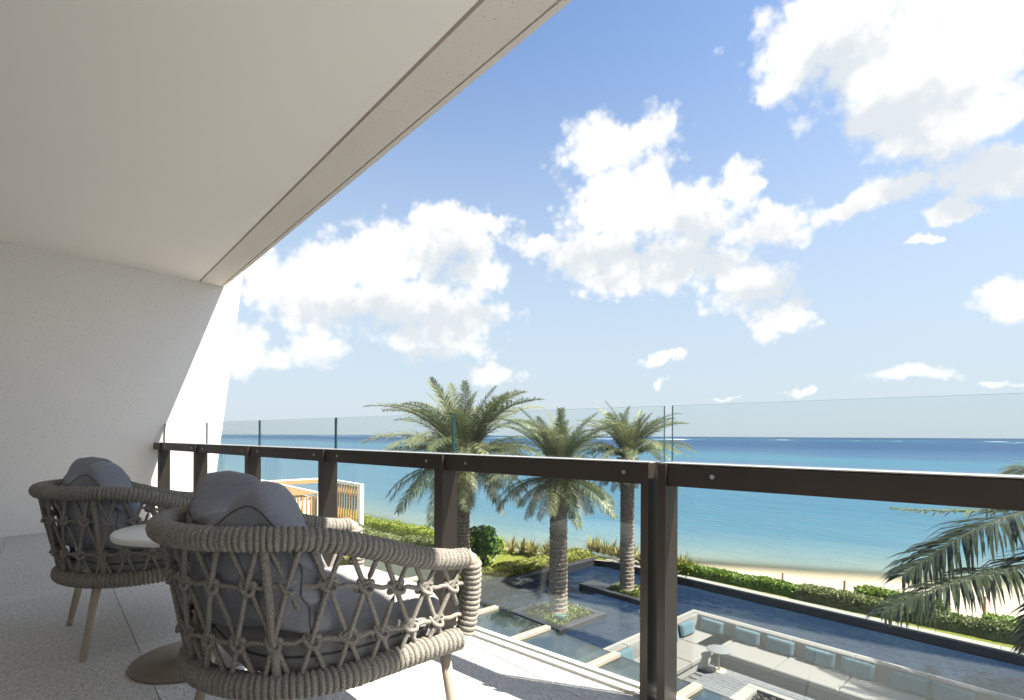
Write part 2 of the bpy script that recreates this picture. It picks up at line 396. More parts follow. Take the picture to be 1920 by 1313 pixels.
def link(name, me, parent=None, loc=None, rotz=0, mw=None):
    o = bpy.data.objects.new(name, me); COL.objects.link(o)
    if parent is not None: o.parent = parent
    if loc is not None: o.location = loc
    if rotz: o.rotation_euler = (0, 0, rotz)
    if mw is not None: o.matrix_local = mw
    return o
def obj(name, mb, mats, parent=None, smooth=False, **k): return link(name, mb.mesh(name, mats, smooth), parent, **k)
def tag(o, label, cat, group=None):
    o['label'] = label; o['category'] = cat
    if group: o['group'] = group
    return o
def struct(o): o['kind'] = 'structure'; return o
def thing(name, label, cat, loc=(0, 0, 0), rotz=0, group=None):
    o = bpy.data.objects.new(name, None); COL.objects.link(o); o.empty_display_size = .2
    o.location = loc; o.rotation_euler = (0, 0, rotz); return tag(o, label, cat, group)
def copy_thing(root, loc, rotz, label):
    r = root.copy(); COL.objects.link(r); r.location = loc; r.rotation_euler = (0, 0, rotz); r['label'] = label
    for ch in root.children:
        c = ch.copy(); COL.objects.link(c); c.parent = r
        for g in ch.children:
            d = g.copy(); COL.objects.link(d); d.parent = c
    return r
def smooth01(x): x = max(0, min(1, x)); return x * x * (3 - 2 * x)
def interp(x, pts):
    if x <= pts[0][0]: return pts[0][1]
    for (a, b), (c, d) in zip(pts, pts[1:]):
        if x <= c: return b + (d - b) * (x - a) / (c - a)
    return pts[-1][1]

# balcony frame: s along the railing, n outwards
BA = R_(7.0); BD = Vector((math.cos(BA), math.sin(BA), 0)); BN = Vector((-math.sin(BA), math.cos(BA), 0))
def B(s, n, z): v = BD * s + BN * n; return (v.x, v.y, z)
S_WALL = -6.94; N_EDGE = 1.905; N_CURB = 1.818; Z_CEIL = 2.833

# ================================================================== SETTING
# ---- balcony floor: slab + granite tiles
mb = MB(); mb.box(S_WALL - .3, 4.5, -2.6, N_EDGE - .004, -.36, -.022, T=B)
floor = struct(obj('balcony_floor', mb, 'pale_coping'))
def clip(poly, nx, ny, d):      # keep nx*x+ny*y <= d
    out = []
    for i in range(len(poly)):
        a, b = poly[i], poly[(i + 1) % len(poly)]
        da, db = nx * a[0] + ny * a[1] - d, nx * b[0] + ny * b[1] - d
        if da <= 0: out.append(a)
        if (da < 0 < db) or (db < 0 < da):
            t = da / (da - db); out.append((a[0] + (b[0] - a[0]) * t, a[1] + (b[1] - a[1]) * t))
    return out
TW, TD, J = 1.2, .6, .0015
for i in range(-4, 6):
    for j in range(-4, 4):
        x0 = -3.03 + i * TW + (0 if j % 2 else .0); y0 = .32 + j * TD
        poly = [(x0 + J, y0 + J), (x0 + TW - J, y0 + J), (x0 + TW - J, y0 + TD - J), (x0 + J, y0 + TD - J)]
        poly = clip(poly, BN.x, BN.y, N_CURB - .004); 
        if len(poly) >= 3: poly = clip(poly, -BD.x, -BD.y, -(S_WALL + .002))
        if len(poly) < 3: continue
        ar = abs(sum(p[0] * q[1] - q[0] * p[1] for p, q in zip(poly, poly[1:] + poly[:1]))) / 2
        if ar < .004: continue
        mb = MB(); mb.prism(poly, -.021, 0.0); obj('floor_tile', mb, 'flamed_granite', floor)
mb = MB(); mb.box(S_WALL + .002, 4.5, N_CURB, 1.852, -.021, .012, T=B); mb.box(S_WALL + .002, 4.5, 1.878, N_EDGE, -.30, .012, T=B)
kerb = tag(obj('slab_kerb', mb, 'white_kerb_stone'), 'white stone kerb strip along the open balcony edge holding the glass', 'kerb')

# ---- ceiling (soffit) with recessed joint and drip groove
YE = 1.632
mb = MB()
mb.box(-7.6, 6, -3.4, 1.345, Z_CEIL, 3.2); 
soff = struct(obj('ceiling', mb, 'smooth_plaster'))
mb = MB(); mb.box(-7.6, 6, 1.345, 1.362, Z_CEIL + .03, 3.2); mb.box(-7.6, 6, 1.362, 1.588, Z_CEIL - .004, 3.2)
mb.box(-7.6, 6, 1.588, 1.600, Z_CEIL + .014, 3.2); mb.box(-7.6, 6, 1.600, YE, Z_CEIL - .004, 3.2)
obj('soffit_band', mb, 'band_concrete', soff)

# ---- side wall: deep fin with raking outer edge
def wall_n(z): return 1.546 + (z - .509) * .1175      # n-offset measured below through world Y
mb = MB()
pw = [(-2.6, -.36), (None, -.36), (None, 3.6), (-2.6, 3.6)]
def Wp(nn, z, t): return B(S_WALL - t, nn, z)
def fin_n(z):
    y = 1.551 + (z - .509) * (1.848 - 1.551) / (3.005 - .509)
    return (y - BD.y * S_WALL) / BN.y
nb0, nb1 = fin_n(-.36), fin_n(3.6)
vs = [Wp(-2.6, -.36, 0), Wp(nb0, -.36, 0), Wp(nb1, 3.6, 0), Wp(-2.6, 3.6, 0), Wp(-2.6, -.36, .28), Wp(nb0, -.36, .28), Wp(nb1, 3.6, .28), Wp(-2.6, 3.6, .28)]
mb.add(vs, [(0, 1, 2, 3), (7, 6, 5, 4), (1, 0, 4, 5), (2, 1, 5, 6), (3, 2, 6, 7), (0, 3, 7, 4)])
wall = tag(obj('side_wall', mb, 'pitted_concrete'), 'pale pitted concrete side wall with a raking outer edge half in sun', 'wall')
mb = MB(); mb.box(S_WALL, 4.5, -2.9, -2.6, -.36, 3.2, T=B)
tag(obj('rear_wall', mb, 'pitted_concrete'), 'pale rear wall of the balcony behind the chairs', 'wall')

# ---- lawn, beach, sea
YH = [(-120, 14.5), (-60, 15.0), (-32, 15.7), (-24.6, 16.6), (-18.7, 18.6), (-14.5, 20.6), (-11.5, 21.3), (-7, 21.5), (0, 21.7), (20, 22.5), (60, 24)]
YW = [(-300, 16), (-60, 18.5), (-30, 20), (-20, 23), (-15, 26.5), (-9.8, 29.5), (-6.7, 31.6), (-1.9, 35.0), (10, 43), (30, 50), (300, 90)]
mb = MB()
xs = [-120, -90, -60] + list(np.arange(-45, 21, 1.5)) + [30, 45, 60]
def strip(mb, xs, fa, fb, z):
    vs = []; 
    for x in xs: vs += [(x, fa(x), z), (x, fb(x), z)]
    mb.add(vs, [(2 * i, 2 * i + 2, 2 * i + 3, 2 * i + 1) for i in range(len(xs) - 1)])
PXL, PYF, PXR, PYN = -16.0, 20.15, 30.0, 6.2       # pool outline (inner faces)
strip(mb, [x for x in xs if x <= -18] + [-17.9], lambda x: -40, lambda x: interp(x, YH), -5.0)
strip(mb, [-17.9, -17, -16.9] + [x for x in xs if x > -16.5], lambda x: PYF + .34, lambda x: interp(x, YH), -5.0)
struct(obj('lawn', mb, 'lawn_grass'))
mb = MB(); rows = [-.02, 0, .1, .25, .4, .55, .7, .85, 1.0, 1.3, 1.8, 3, 8]
zz = [-5.02, -5.02, -5.06, -5.2, -5.4, -5.62, -5.85, -6.05, -6.2, -6.4, -6.8, -7.6, -10]
for x in xs:
    a, b = interp(x, YH), interp(x, YW)
    for r, z in zip(rows, zz):
        q = mnoise.noise(Vector((x * .4, (a + r * (b - a)) * .4, 0))) * (.07 if 0 < r < 1 else 0)
        mb.v.append((x, a + r * (b - a), z + q))
nr = len(rows)
for i in range(len(xs) - 1):
    for j in range(nr - 1): mb.f.append((i * nr + j, (i + 1) * nr + j, (i + 1) * nr + j + 1, i * nr + j + 1)); mb.mi.append(0)
struct(obj('beach', mb, 'beach_sand', smooth=True))
# sea: one sheet to the horizon, carrying its distance from the waterline
sx_ = sorted(set([float(x) for x in np.concatenate([-np.geomspace(60, 16000, 26), np.geomspace(40, 16000, 26), np.arange(-60, 40, 2.5)])]))
dd_ = [-3, -1, 0, .7, 1.5, 2.5, 4, 6, 9, 13, 18, 25, 35, 50, 70, 95, 125, 150, 180, 220, 300, 420, 600, 850, 1000, 1150, 1300, 1500, 1900, 2600, 4000, 7000, 16000]
mb = MB(); off = []
for x in sx_:
    for d in dd_: mb.v.append((x, interp(x, YW) + d, -6.2)); off.append(d)
nr = len(dd_)
for i in range(len(sx_) - 1):
    for j in range(nr - 1): mb.f.append((i * nr + j, (i + 1) * nr + j, (i + 1) * nr + j + 1, i * nr + j + 1)); mb.mi.append(0)
me = mb.mesh('sea', 'sea_water', True)
at = me.attributes.new('offshore', 'FLOAT', 'POINT'); at.data.foreach_set('value', off)
struct(link('sea', me))

# ---- reflecting pool
mb = MB(); XL, YB = -9.28, 17.0     # outer corner of the sunken lounge, which the water runs round
mb.add([(PXL - .3, PYN - 3, -5.30), (XL + .05, PYN - 3, -5.30), (XL + .05, YB - .05, -5.30), (PXR, YB - .05, -5.30), (PXR, PYF + .3, -5.30), (PXL - .3, PYF + .3, -5.30)], [(0, 1, 2, 3, 4, 5)])
struct(obj('pool_water', mb, 'pool_water'))
pe = thing('pool_wall', 'black stone pool wall with pale coping around the dark water', 'pool wall', (PXL, PYF, -5.6))
def rel(o): return lambda x, y, z: (x - o.location.x, y - o.location.y, z - o.location.z)
mb = MB(); T = rel(pe)
mb.box(PXL, PXR, PYF, PYF + .3, -5.6, -5.05, T=T); mb.box(PXL - .3, PXL, PYN, PYF + .3, -5.6, -5.05, T=T)
obj('wall_face', mb, 'black_granite', pe)
for k in range(16):
    x0 = PXL + .35 + k * 2.0
    mb = MB(); mb.bevbox(x0 + .004, x0 + 1.996, PYF - .0, PYF + .36, -5.048, -4.99, .008, T=T); obj('coping_stone', mb, 'pale_coping', pe)
for k in range(7):
    y0 = PYN + k * 2.0 - .05
    mb = MB(); mb.bevbox(PXL - .34, PXL + .0, y0 + .004, min(y0 + 1.996, PYF + .34), -5.048, -4.99, .008, T=T); obj('coping_stone', mb, 'black_granite', pe)

# ---- pale kerb and planting strip left of the pool, garden path
mb = MB(); mb.box(-17.95, -17.82, 8, 20.55, -5.2, -4.93); tag(obj('bed_kerb', mb, 'pale_coping'), 'pale kerb between the lawn and the planted bed by the pool', 'kerb')
mb = MB(); mb.box(-17.82, PXL - .34, 6, 20.5, -5.3, -5.03); struct(obj('planting_bed', mb, 'soil'))
mb = MB()
strip(mb, [x for x in xs if -60 <= x <= -21], lambda x: interp(x, YH) - 1.75, lambda x: interp(x, YH) - .75, -4.985)
struct(obj('garden_path', mb, 'path_stone'))
mb = MB(); mb.box(-60, 30, -40, PYN - 3, -5.4, -5.0); struct(obj('terrace', mb, 'terrace_stone'))

# ================================================================== RAILING
rail = thing('railing', 'dark bronze balcony railing with posts and frameless glass panes', 'railing', B(S_WALL, 1.79, 0))
def TB(o):
    inv = o.location.copy()
    return lambda s, n, z: tuple(Vector(B(s, n, z)) - inv)
T = TB(rail)
POSTS = [(-6.70, -6.64), (-5.575, -5.515), (-4.385, -4.325), (-3.212, -3.152), (-2.04, -1.98), (-.888, -.858), (-.822, -.792), (.32, .38), (1.5, 1.56), (2.68, 2.74)]
for a, b in POSTS:
    mb = MB(); w = (b - a)
    mb.box(a, b, 1.738, 1.746, .0, .902, T=T)                    # inner flange
    mb.box(b - min(.012, w * .4), b, 1.746, 1.834, .0, .902, T=T)  # web seen from the right
    mb.box(a, b, 1.834, 1.842, .0, .902, T=T)
    mb.box(a - .012, b + .012, 1.745, 1.815, .0005, .012, T=T)
    obj('post', mb, 'bronze_metal', rail)
edges = [(-6.64, -5.575), (-5.515, -4.385), (-4.325, -3.212), (-3.152, -2.04), (-1.98, -.888), (-.792, .32), (.38, 1.5), (1.56, 2.68)]
for a, b in edges:
    mb = MB(); mb.bevbox(a + .001, b - .001, 1.752, 1.835, .824, .900, .004, T=T)
    rr = obj('top_rail', mb, 'bronze_metal', rail)
    mb = MB(); mb.box(a - .028, b + .028, 1.754, 1.855, .9025, .906, T=T); obj('rail_top_sheen', mb, 'rail_sheen_metal', rr)  # pale strip added so the bronze rail top looks sky-lit
    for q in (a + .16, b - .075):
        mb = MB(); c = Vector(T(q, 1.7515, .865)); mb.tube([c, c - BN * .006], .0085, 14); obj('fixing_bolt', mb, 'steel', rr)
mb = MB(); mb.box(-6.92, -6.70, 1.752, 1.835, .824, .900, T=T); obj('top_rail', mb, 'bronze_metal', rail)
JT = [-6.93, -5.604, -4.407, -3.212, -2.034, -.84, .34, 1.52, 2.70]
for i, (a, b) in enumerate(zip(JT, JT[1:])):
    g0 = a + (.016 if abs(a + .84) < .01 else .006); g1 = b - (.016 if abs(b + .84) < .01 else .006)
    mb = MB(); mb.box(g0, g1, 1.859, 1.871, -.0, 1.116, T=T)
    mb.mi = [0] * 6
    # end edges and top edge show the dark green body of the glass
    mb.mi[3] = mb.mi[5] = 1; mb.mi[1] = 1
    obj('glass_pane', mb, ['balustrade_glass', 'glass_edge'], rail)

# ---- glass canopy of the storey below
can = thing('glass_canopy', 'tinted glass canopy with tan beams below the balcony edge', 'canopy', (-4, 5.4, -1.9))
T = rel(can); CXS = [-8.7, -7.54, -6.38, -5.22, -4.0, -2.9, -1.75, -.6, .55]
for x in CXS:
    mb = MB(); mb.bevbox(x - .05, x + .05, 2.2, 5.42, -1.88, -1.75, .006, T=T); obj('beam', mb, 'sunlit_bronze', can)
for a, b in zip(CXS, CXS[1:]):
    mb = MB(); mb.box(a + .055, b - .055, 2.2, 5.44, -1.815, -1.795, T=T); mb.mi = [0] * 6; mb.mi[4] = 1
    obj('glass_sheet', mb, ['canopy_glass', 'glass_edge'], can)

# ================================================================== ROPE CHAIRS
def rail_path(a0, a1, bb, yc, zf, zb, yfront, n=160):
    """U-shaped plan: straight arms then a half ellipse round the back."""
    pts = []
    Ls = yfront - yc; Le = math.pi * math.sqrt((a1 * a1 + bb * bb) / 2); tot = 2 * Ls + Le
    for i in range(n + 1):
        q = i / n * tot
        if q < Ls: x, y = a0 + (a1 - a0) * q / Ls, yfront - q
        elif q > Ls + Le: r = (q - Ls - Le) / Ls; x, y = -(a1 + (a0 - a1) * r), yc + (q - Ls - Le)
        else:
            th = (q - Ls) / Le * math.pi; x, y = a1 * math.cos(th), yc - bb * math.sin(th)
        z = zf + (zb - zf) * smooth01((yfront - y) / .55)
        pts.append(Vector((x, y, z)))
    return pts
class Path:
    def __init__(s, pts):
        s.p = pts; s.c = [0.0]
        for a, b in zip(pts, pts[1:]): s.c.append(s.c[-1] + (b - a).length)
        s.L = s.c[-1]
    def at(s, d):
        d = max(0, min(s.L, d))
        import bisect
        i = min(max(bisect.bisect_right(s.c, d) - 1, 0), len(s.p) - 2)
        t = (d - s.c[i]) / max(1e-9, s.c[i + 1] - s.c[i])
        return s.p[i].lerp(s.p[i + 1], t), (s.p[i + 1] - s.p[i]).normalized()
    def u(s, f): return s.at(f * s.L)[0]
def wrapped(path, core=.0175, rope=.0155, seg=14, slant=.006, ref=Vector((0, 0, 1))):
    mb = MB(); nw = max(2, int(path.L / rope)); pitch = path.L / nw; rng = random.Random(3)
    ph = [0.02, .14, .34, .5, .66, .86, .98]; rings = 0
    for w in range(nw):
        jr = rng.uniform(-.0008, .001); js = slant * rng.uniform(.7, 1.3)
        for f in ph:
            rad = core + rope * .5 + (rope * .5 + jr) * math.sqrt(max(0, 1 - (2 * f - 1) ** 2))
            for k in range(seg):
                q = 2 * math.pi * k / seg
                p, t = path.at((w + f) * pitch + js * math.cos(q))
                rr = ref if abs(t.dot(ref)) < .95 else Vector((0, 1, 0))
                a = t.cross(rr).normalized(); b = a.cross(t)
                mb.v.append(tuple(p + (a * math.cos(q) + b * math.sin(q)) * rad))
            rings += 1
    for i in range(rings - 1):
        for k in range(seg): mb.f.append((i * seg + k, i * seg + (k + 1) % seg, (i + 1) * seg + (k + 1) % seg, (i + 1) * seg + k)); mb.mi.append(0)
    mb.f += [tuple(range(seg - 1, -1, -1)), tuple((rings - 1) * seg + k for k in range(seg))]; mb.mi += [0, 0]
    return mb
top = Path(rail_path(.400, .405, .455, -.30, .612, .735, -.01)); bot = Path(rail_path(.378, .362, .375, -.30, .352, .335, -.02))
def knot_mesh():
    mb = MB()
    for tilt in (.62, -.62):
        pts = []
        for k in range(17):
            q = 2 * math.pi * k / 16
            p = Vector((.0225 * math.cos(q), 0, .0115 * math.sin(q)))
            p.y = .010 * math.cos(q * 1 + tilt) + (.004 if tilt > 0 else -.002)
            p = Matrix.Rotation(tilt, 3, 'Y') @ p; pts.append(p)
        mb.tube(pts, .0064, 8, cap=False)
    return mb.mesh('knot', 'woven_rope', True)

def pillow_mesh():
    """Back cushion: a soft box cushion bent round the backrest, pinched in the middle so the top shows two lobes."""
    NA, NBb = 60, 40; mb = MB(); rng = random.Random(5)
    def pt(a, b, side):       # a -1..1 across, b 0..1 up, side -1 back / +1 front
        pin = math.exp(-((a - .03) / .30) ** 2)
        ea = max(0, 1 - abs(a) ** 5) ** .5; eb = max(0, 1 - abs(2 * b - 1) ** 4.5) ** .5
        th = (.120 - .060 * pin * smooth01(b * 1.6 - .3)) * (ea * eb) ** .8 + .006
        if b > .8: th *= 1
        R0 = .335; ang = a * 1.16
        rec = -.05 * b                                            # reclined
        rad = R0 - .03 + side * -th * 1.0
        x = rad * math.sin(ang) * (1.05 - .05 * b)
        y = -.275 - (rad * math.cos(ang)) * .90 + rec
        h = .762 + .112 * math.exp(-((abs(a) - .56) / .25) ** 2) - .16 * max(0, abs(a) - .66) + (.008 if a < 0 else -.006)
        z = .455 + (h - .455) * b
        # folds that run into the pinch
        f = mnoise.noise(Vector((a * 3.2 + 7, b * 4.5, side * .6 + 3))) * .022 + mnoise.noise(Vector((a * 8, b * 6, side + 9))) * .010
        f += .011 * math.sin(18 * math.atan2(b - .72, a + .02) + side) * math.exp(-((a) ** 2 + (b - .8) ** 2) / .10)
        x += f * math.sin(ang) * side; y += -f * side * .9; z += f * .4
        return Vector((x, y, z))
    idx = {}
    def vid(i, j, sd):
        bord = i in (0, NA) or j in (0, NBb)
        k = (i, j, 0 if bord else sd)
        if k not in idx:
            a, b = -1 + 2 * i / NA, j / NBb
            p = (pt(a, b, 1) + pt(a, b, -1)) * .5 if bord else pt(a, b, sd)
            idx[k] = len(mb.v); mb.v.append(tuple(p))
        return idx[k]
    for sd in (1, -1):
        for i in range(NA):
            for j in range(NBb):
                q = (vid(i, j, sd), vid(i + 1, j, sd), vid(i + 1, j + 1, sd), vid(i, j + 1, sd))
                mb.f.append(q if sd > 0 else q[::-1]); mb.mi.append(0)
    # piped seams: box edges and the centre seam
    seams = []
    for sd in (1, -1):
        for aa in (-.84, .84): seams.append([pt(aa, b, sd) + (pt(aa, b, sd) - pt(aa, b, -sd)).normalized() * .0005 for b in np.linspace(.03, .97, 26)])
        seams.append([pt(a, .86, sd) + (pt(a, .86, sd) - pt(a, .86, -sd)).normalized() * .0005 for a in np.linspace(-.84, .84, 46)])
    return mb.mesh('back_cushion', 'slate_fabric', True), seams
def seat_mesh():
    mb = MB(); n = 64; prof = [(.80, .338), (.93, .342), (.985, .356), (1.0, .385), (1.0, .425), (.985, .452), (.95, .468), (.86, .478), (.6, .486), (.3, .49), (.02, .492)]
    out = []
    for k in range(n):
        q = 2 * math.pi * k / n; c, s = math.cos(q), math.sin(q)
        e = 2.0 / 4.2 if s > 0 else 2.0 / 2.7
        x = .345 * math.copysign(abs(c) ** e, c); y = (.30 if s > 0 else .315) * math.copysign(abs(s) ** e, s)
        out.append((x, y))
    for r, z in prof:
        for (x, y) in out:
            w = mnoise.noise(Vector((x * 5, y * 5, z * 7))) * .006 if r < .99 else mnoise.noise(Vector((x * 9, y * 9, 2))) * .003
            mb.v.append((x * r, -.285 + y * r, z + w))
    m_ = len(prof)
    for i in range(m_ - 1):
        for k in range(n): mb.f.append((i * n + k, i * n + (k + 1) % n, (i + 1) * n + (k + 1) % n, (i + 1) * n + k)); mb.mi.append(0)
    mb.f.append(tuple(range(n - 1, -1, -1))); mb.f.append(tuple((m_ - 1) * n + k for k in range(n))); mb.mi += [0, 0]
    seam = [Vector((x * 1.001, -.285 + y * 1.001, .405)) for x, y in out]; seam.append(seam[0])
    return mb.mesh('seat_cushion', 'seat_fabric', True), seam

def make_chair(label, loc, rotz):
    t = thing('rope_armchair', label, 'armchair', loc, rotz, 'rope armchairs on the balcony')
    obj('top_rail', wrapped(top), 'woven_rope', t, True)
    obj('seat_rail', wrapped(bot, .020, .0165), 'woven_rope', t, True)
    for sg in (0, 1):
        a = top.u(sg); b = bot.u(sg)
        pth = Path([b.lerp(a, k / 20) + Vector((0, .022 + .012 * math.sin(math.pi * k / 20), 0)) for k in range(1, 20)])
        obj('front_post', wrapped(pth, .0165, .0165, ref=Vector((0, 1, 0))), 'woven_rope', t, True)
        mb = MB(); tp = top.u(sg); mb.tube([tp + Vector((0, -.03, 0)), tp + Vector((0, 0, 0)), tp + Vector((0, .017, -.010)), tp + Vector((0, .026, -.032))], [.026, .0265, .0255, .022], 14)
        obj('arm_end', mb, 'taupe_metal', t, True)
    # plain front bar under the seat
    mb = MB(); mb.tube([bot.u(0), bot.u(1)], .018, 12); obj('front_bar', mb, 'taupe_metal', t, True)
    mb = MB()
    for k in range(6):
        y = -.06 - k * .1; w = .33 * math.sqrt(max(.1, 1 - max(0, (-y - .30) / .40) ** 2)); mb.tube([(-w, y, .334), (w, y, .334)], .008, 8)
    obj('seat_support', mb, 'taupe_metal', t)
    # uprights at the back corners
    NC = 19; v1_, v2_ = .685, .30
    def pt(u, v):
        a, b = bot.u(max(0, min(1, u))), top.u(max(0, min(1, u))); return a.lerp(b, v)
    for u in (.315, .685):
        mb = MB(); mb.tube([pt(u, k / 6) for k in range(7)], .0125, 10); obj('upright', mb, 'woven_rope', t, True)
    def outw(u):
        a = top.at(max(.001, min(.999, u)) * top.L)[1]; return Vector((a.y, -a.x, 0)).normalized() * -1
    for k in range(NC):
        for sg in (1, -1):
            us = [(k + .5 - sg * .40) / NC, (k + .5) / NC, (k + .5 + sg * .5) / NC, (k + .5 + sg * .86) / NC]
            vv = [.965, v1_, v2_, .045]
            pts = [pt(u, v) for u, v in zip(us, vv)]
            o_ = outw((k + .5) / NC) * (.004 * sg)
            fine = []
            for a, b in zip(pts, pts[1:]):
                for q in (0, .33, .66): fine.append(a.lerp(b, q) + o_)
            fine.append(pts[-1] + o_)
            fine = [p for p in fine if True]
            if us[-1] < 0 or us[-1] > 1 or us[2] < 0 or us[2] > 1: fine = fine[:6]
            mb = MB(); mb.tube(fine, .0072, 8); obj('lattice_rope', mb, 'woven_rope', t, True)
    for v in (v1_, v2_):
        mb = MB(); mb.tube([pt(q / 90, v + .010 * math.sin(q * 2.1)) for q in range(91)], .0068, 8); obj('cross_rope', mb, 'woven_rope', t, True)
    km = knot_mesh()
    for row, v in ((0, v1_), (1, v2_)):
        for k in range(NC if row == 0 else NC - 1):
            u = (k + .5) / NC if row == 0 else (k + 1) / NC
            tx = top.at(u * top.L)[1]; tx = Vector((tx.x, tx.y, 0)).normalized(); ow = Vector((tx.y, -tx.x, 0)); p = pt(u, v)
            M = Matrix((tx, ow, Vector((0, 0, 1)))).transposed().to_4x4(); M.translation = p
            M = M @ Matrix.Rotation(random.uniform(-.25, .25), 4, 'Y')
            link('knot', km, t, mw=M)
    for (x, y, dx, dy) in ((.335, -.05, .035, .035), (-.335, -.05, -.035, .035), (.245, -.56, .05, -.06), (-.245, -.56, -.05, -.06)):
        mb = MB(); mb.tube([(x, y, .345), (x + dx * .5, y + dy * .5, .17), (x + dx, y + dy, .004), (x + dx, y + dy, 0)], [.019, .0165, .0125, .0125], 16)
        obj('leg', mb, 'taupe_metal', t, True)
    sm, seam = seat_mesh(); sc_ = link('seat_cushion', sm, t)
    mb = MB(); mb.tube(seam, .0035, 6, cap=False); obj('seam', mb, 'seam_thread', sc_, True)
    pm, seams = pillow_mesh(); bc = link('back_cushion', pm, t)
    for s_i in seams:
        mb = MB(); mb.tube(s_i, .0022, 6); obj('seam', mb, 'seam_thread', bc, True)
    return t
near = make_chair('rope armchair with its arm end catching the sun, right of the round table', (-1.719, .989, 0), R_(1.7))
far_ = copy_thing(near, (-3.274, .724, 0), R_(3.0), 'rope armchair wholly in shade between the side wall and the round table')

# ---- round side table
tb = thing('side_table', 'round white topped side table on a bronze disc base between the armchairs', 'side table', (-2.655, .494, 0))
mb = MB(); mb.lathe([(.02, .556), (.285, .556), (.298, .560), (.302, .568), (.302, .580), (.298, .586), (.29, .588), (.02, .588)], 72); obj('table_top', mb, 'table_white', tb, True)
mb = MB(); mb.lathe([(.024, .012), (.024, .556)], 20); obj('stem', mb, 'table_bronze', tb, True)
mb = MB(); mb.lathe([(.242, 0), (.245, .004), (.243, .010), (.235, .013), (.03, .017), (.026, .03)], 64); obj('base_disc', mb, 'table_bronze', tb, True)

# ================================================================== PALMS
def frond_mesh(name, L, e0, e1, pairs, leaf, lw, material, seed, vee=.35, droop=.25, side_sag=0.0):
    rng = random.Random(seed); mb = MB(); pts = []; p = Vector((0, 0, 0)); n = 24; tw = rng.uniform(-.5, .5)
    yaw = 0
    for i in range(n + 1):
        t = i / n; e = R_(e0 + (e1 - e0) * (t ** 1.25)); yaw = tw * t * t * .5
        pts.append(p.copy()); p = p + Vector((math.cos(e) * math.cos(yaw), math.cos(e) * math.sin(yaw), math.sin(e))) * (L / n)
    rads = [.022 * (L / 2.6) * (1 - .85 * i / n) + .003 for i in range(n + 1)]
    mb.tube(pts, rads, 5, cap=False)
    pa = Path(pts)
    for k in range(pairs):
        t = .13 + .87 * (k + .5) / pairs
        q, tg = pa.at(t * pa.L)
        side = tg.cross(Vector((0, 0, 1)))
        side = side.normalized() if side.length > .05 else Vector((0, 1, 0))
        upv = side.cross(tg).normalized()
        ll = leaf * (.35 + .65 * math.sin(math.pi * min(1, (t * .92 + .08)) ** .8)) * (1 if t < .9 else 1 - (t - .9) * 3)
        for sg in (1, -1):
            fw = .55 + .55 * t + rng.uniform(-.12, .12)
            dv = (side * sg * 1.0 + tg * fw + upv * (vee + rng.uniform(-.35, .35))).normalized()
            l = ll * rng.uniform(.82, 1.12); b0 = q + upv * .004
            wv = dv.cross(upv).normalized() * lw * .5
            mid = b0 + dv * l * .45 + Vector((0, 0, -droop * l * .12)); tip = b0 + dv * l + Vector((0, 0, -droop * l * rng.uniform(.4, 1.1)))
            mb.add([b0 - wv * .5, b0 + wv * .5, mid + wv, mid - wv, tip], [(0, 1, 2, 3), (3, 2, 4)])
    return mb.mesh(name, material)
FR = {'up': [frond_mesh('frond', 2.7, 82, 40, 84, .50, .021, 'palm_leaf', s, .30) for s in (1, 2)],
      'arch': [frond_mesh('frond', 2.9, 66, -6, 88, .52, .021, 'palm_leaf', s, .30) for s in (3, 4, 5)],
      'out': [frond_mesh('frond', 2.8, 38, -40, 88, .50, .021, 'palm_leaf', s, .2, .4) for s in (6, 7, 8)],
      'low': [frond_mesh('frond', 2.5, 2, -66, 80, .46, .020, 'palm_leaf', s, .05, .6) for s in (9, 10)],
      'dry': [frond_mesh('dry_frond', 2.0, -8, -76, 60, .40, .016, 'dry_leaf', s, 0, .9) for s in (11, 12)]}
def trunk_mesh(h, r0, r1, seed, lean=(0, 0)):
    rng = random.Random(seed); mb = MB(); rows, seg = int(h / .035), 26
    for i in range(rows + 1):
        z = h * i / rows; t = i / rows
        r = r0 + (r1 - r0) * t
        if t < .06: r *= 1 + .35 * (1 - t / .06) ** 2
        if t > .80: r *= 1 + .55 * smooth01((t - .80) / .14)
        for k in range(seg):
            q = 2 * math.pi * k / seg
            # old leaf bases: two opposed spirals of scales, each one stepping outwards at its top
            row = z / .15; off = (int(row) % 2) * .5; cell = (k / seg * 8 + off) % 1
            fr = row % 1
            bmp = .13 * fr * (1 - abs(cell * 2 - 1) ** 2 * .8) + rng.uniform(-.02, .02)
            rr = r * (1 + bmp * (1.9 if t > .78 else 1))
            mb.v.append((rr * math.cos(q) + lean[0] * t * t, rr * math.sin(q) + lean[1] * t * t, z))
    for i in range(rows):
        for k in range(seg): mb.f.append((i * seg + k, i * seg + (k + 1) % seg, (i + 1) * seg + (k + 1) % seg, (i + 1) * seg + k)); mb.mi.append(0)
    mb.f.append(tuple(rows * seg + k for k in range(seg))); mb.mi.append(0)
    return mb.mesh('trunk', 'palm_bark')
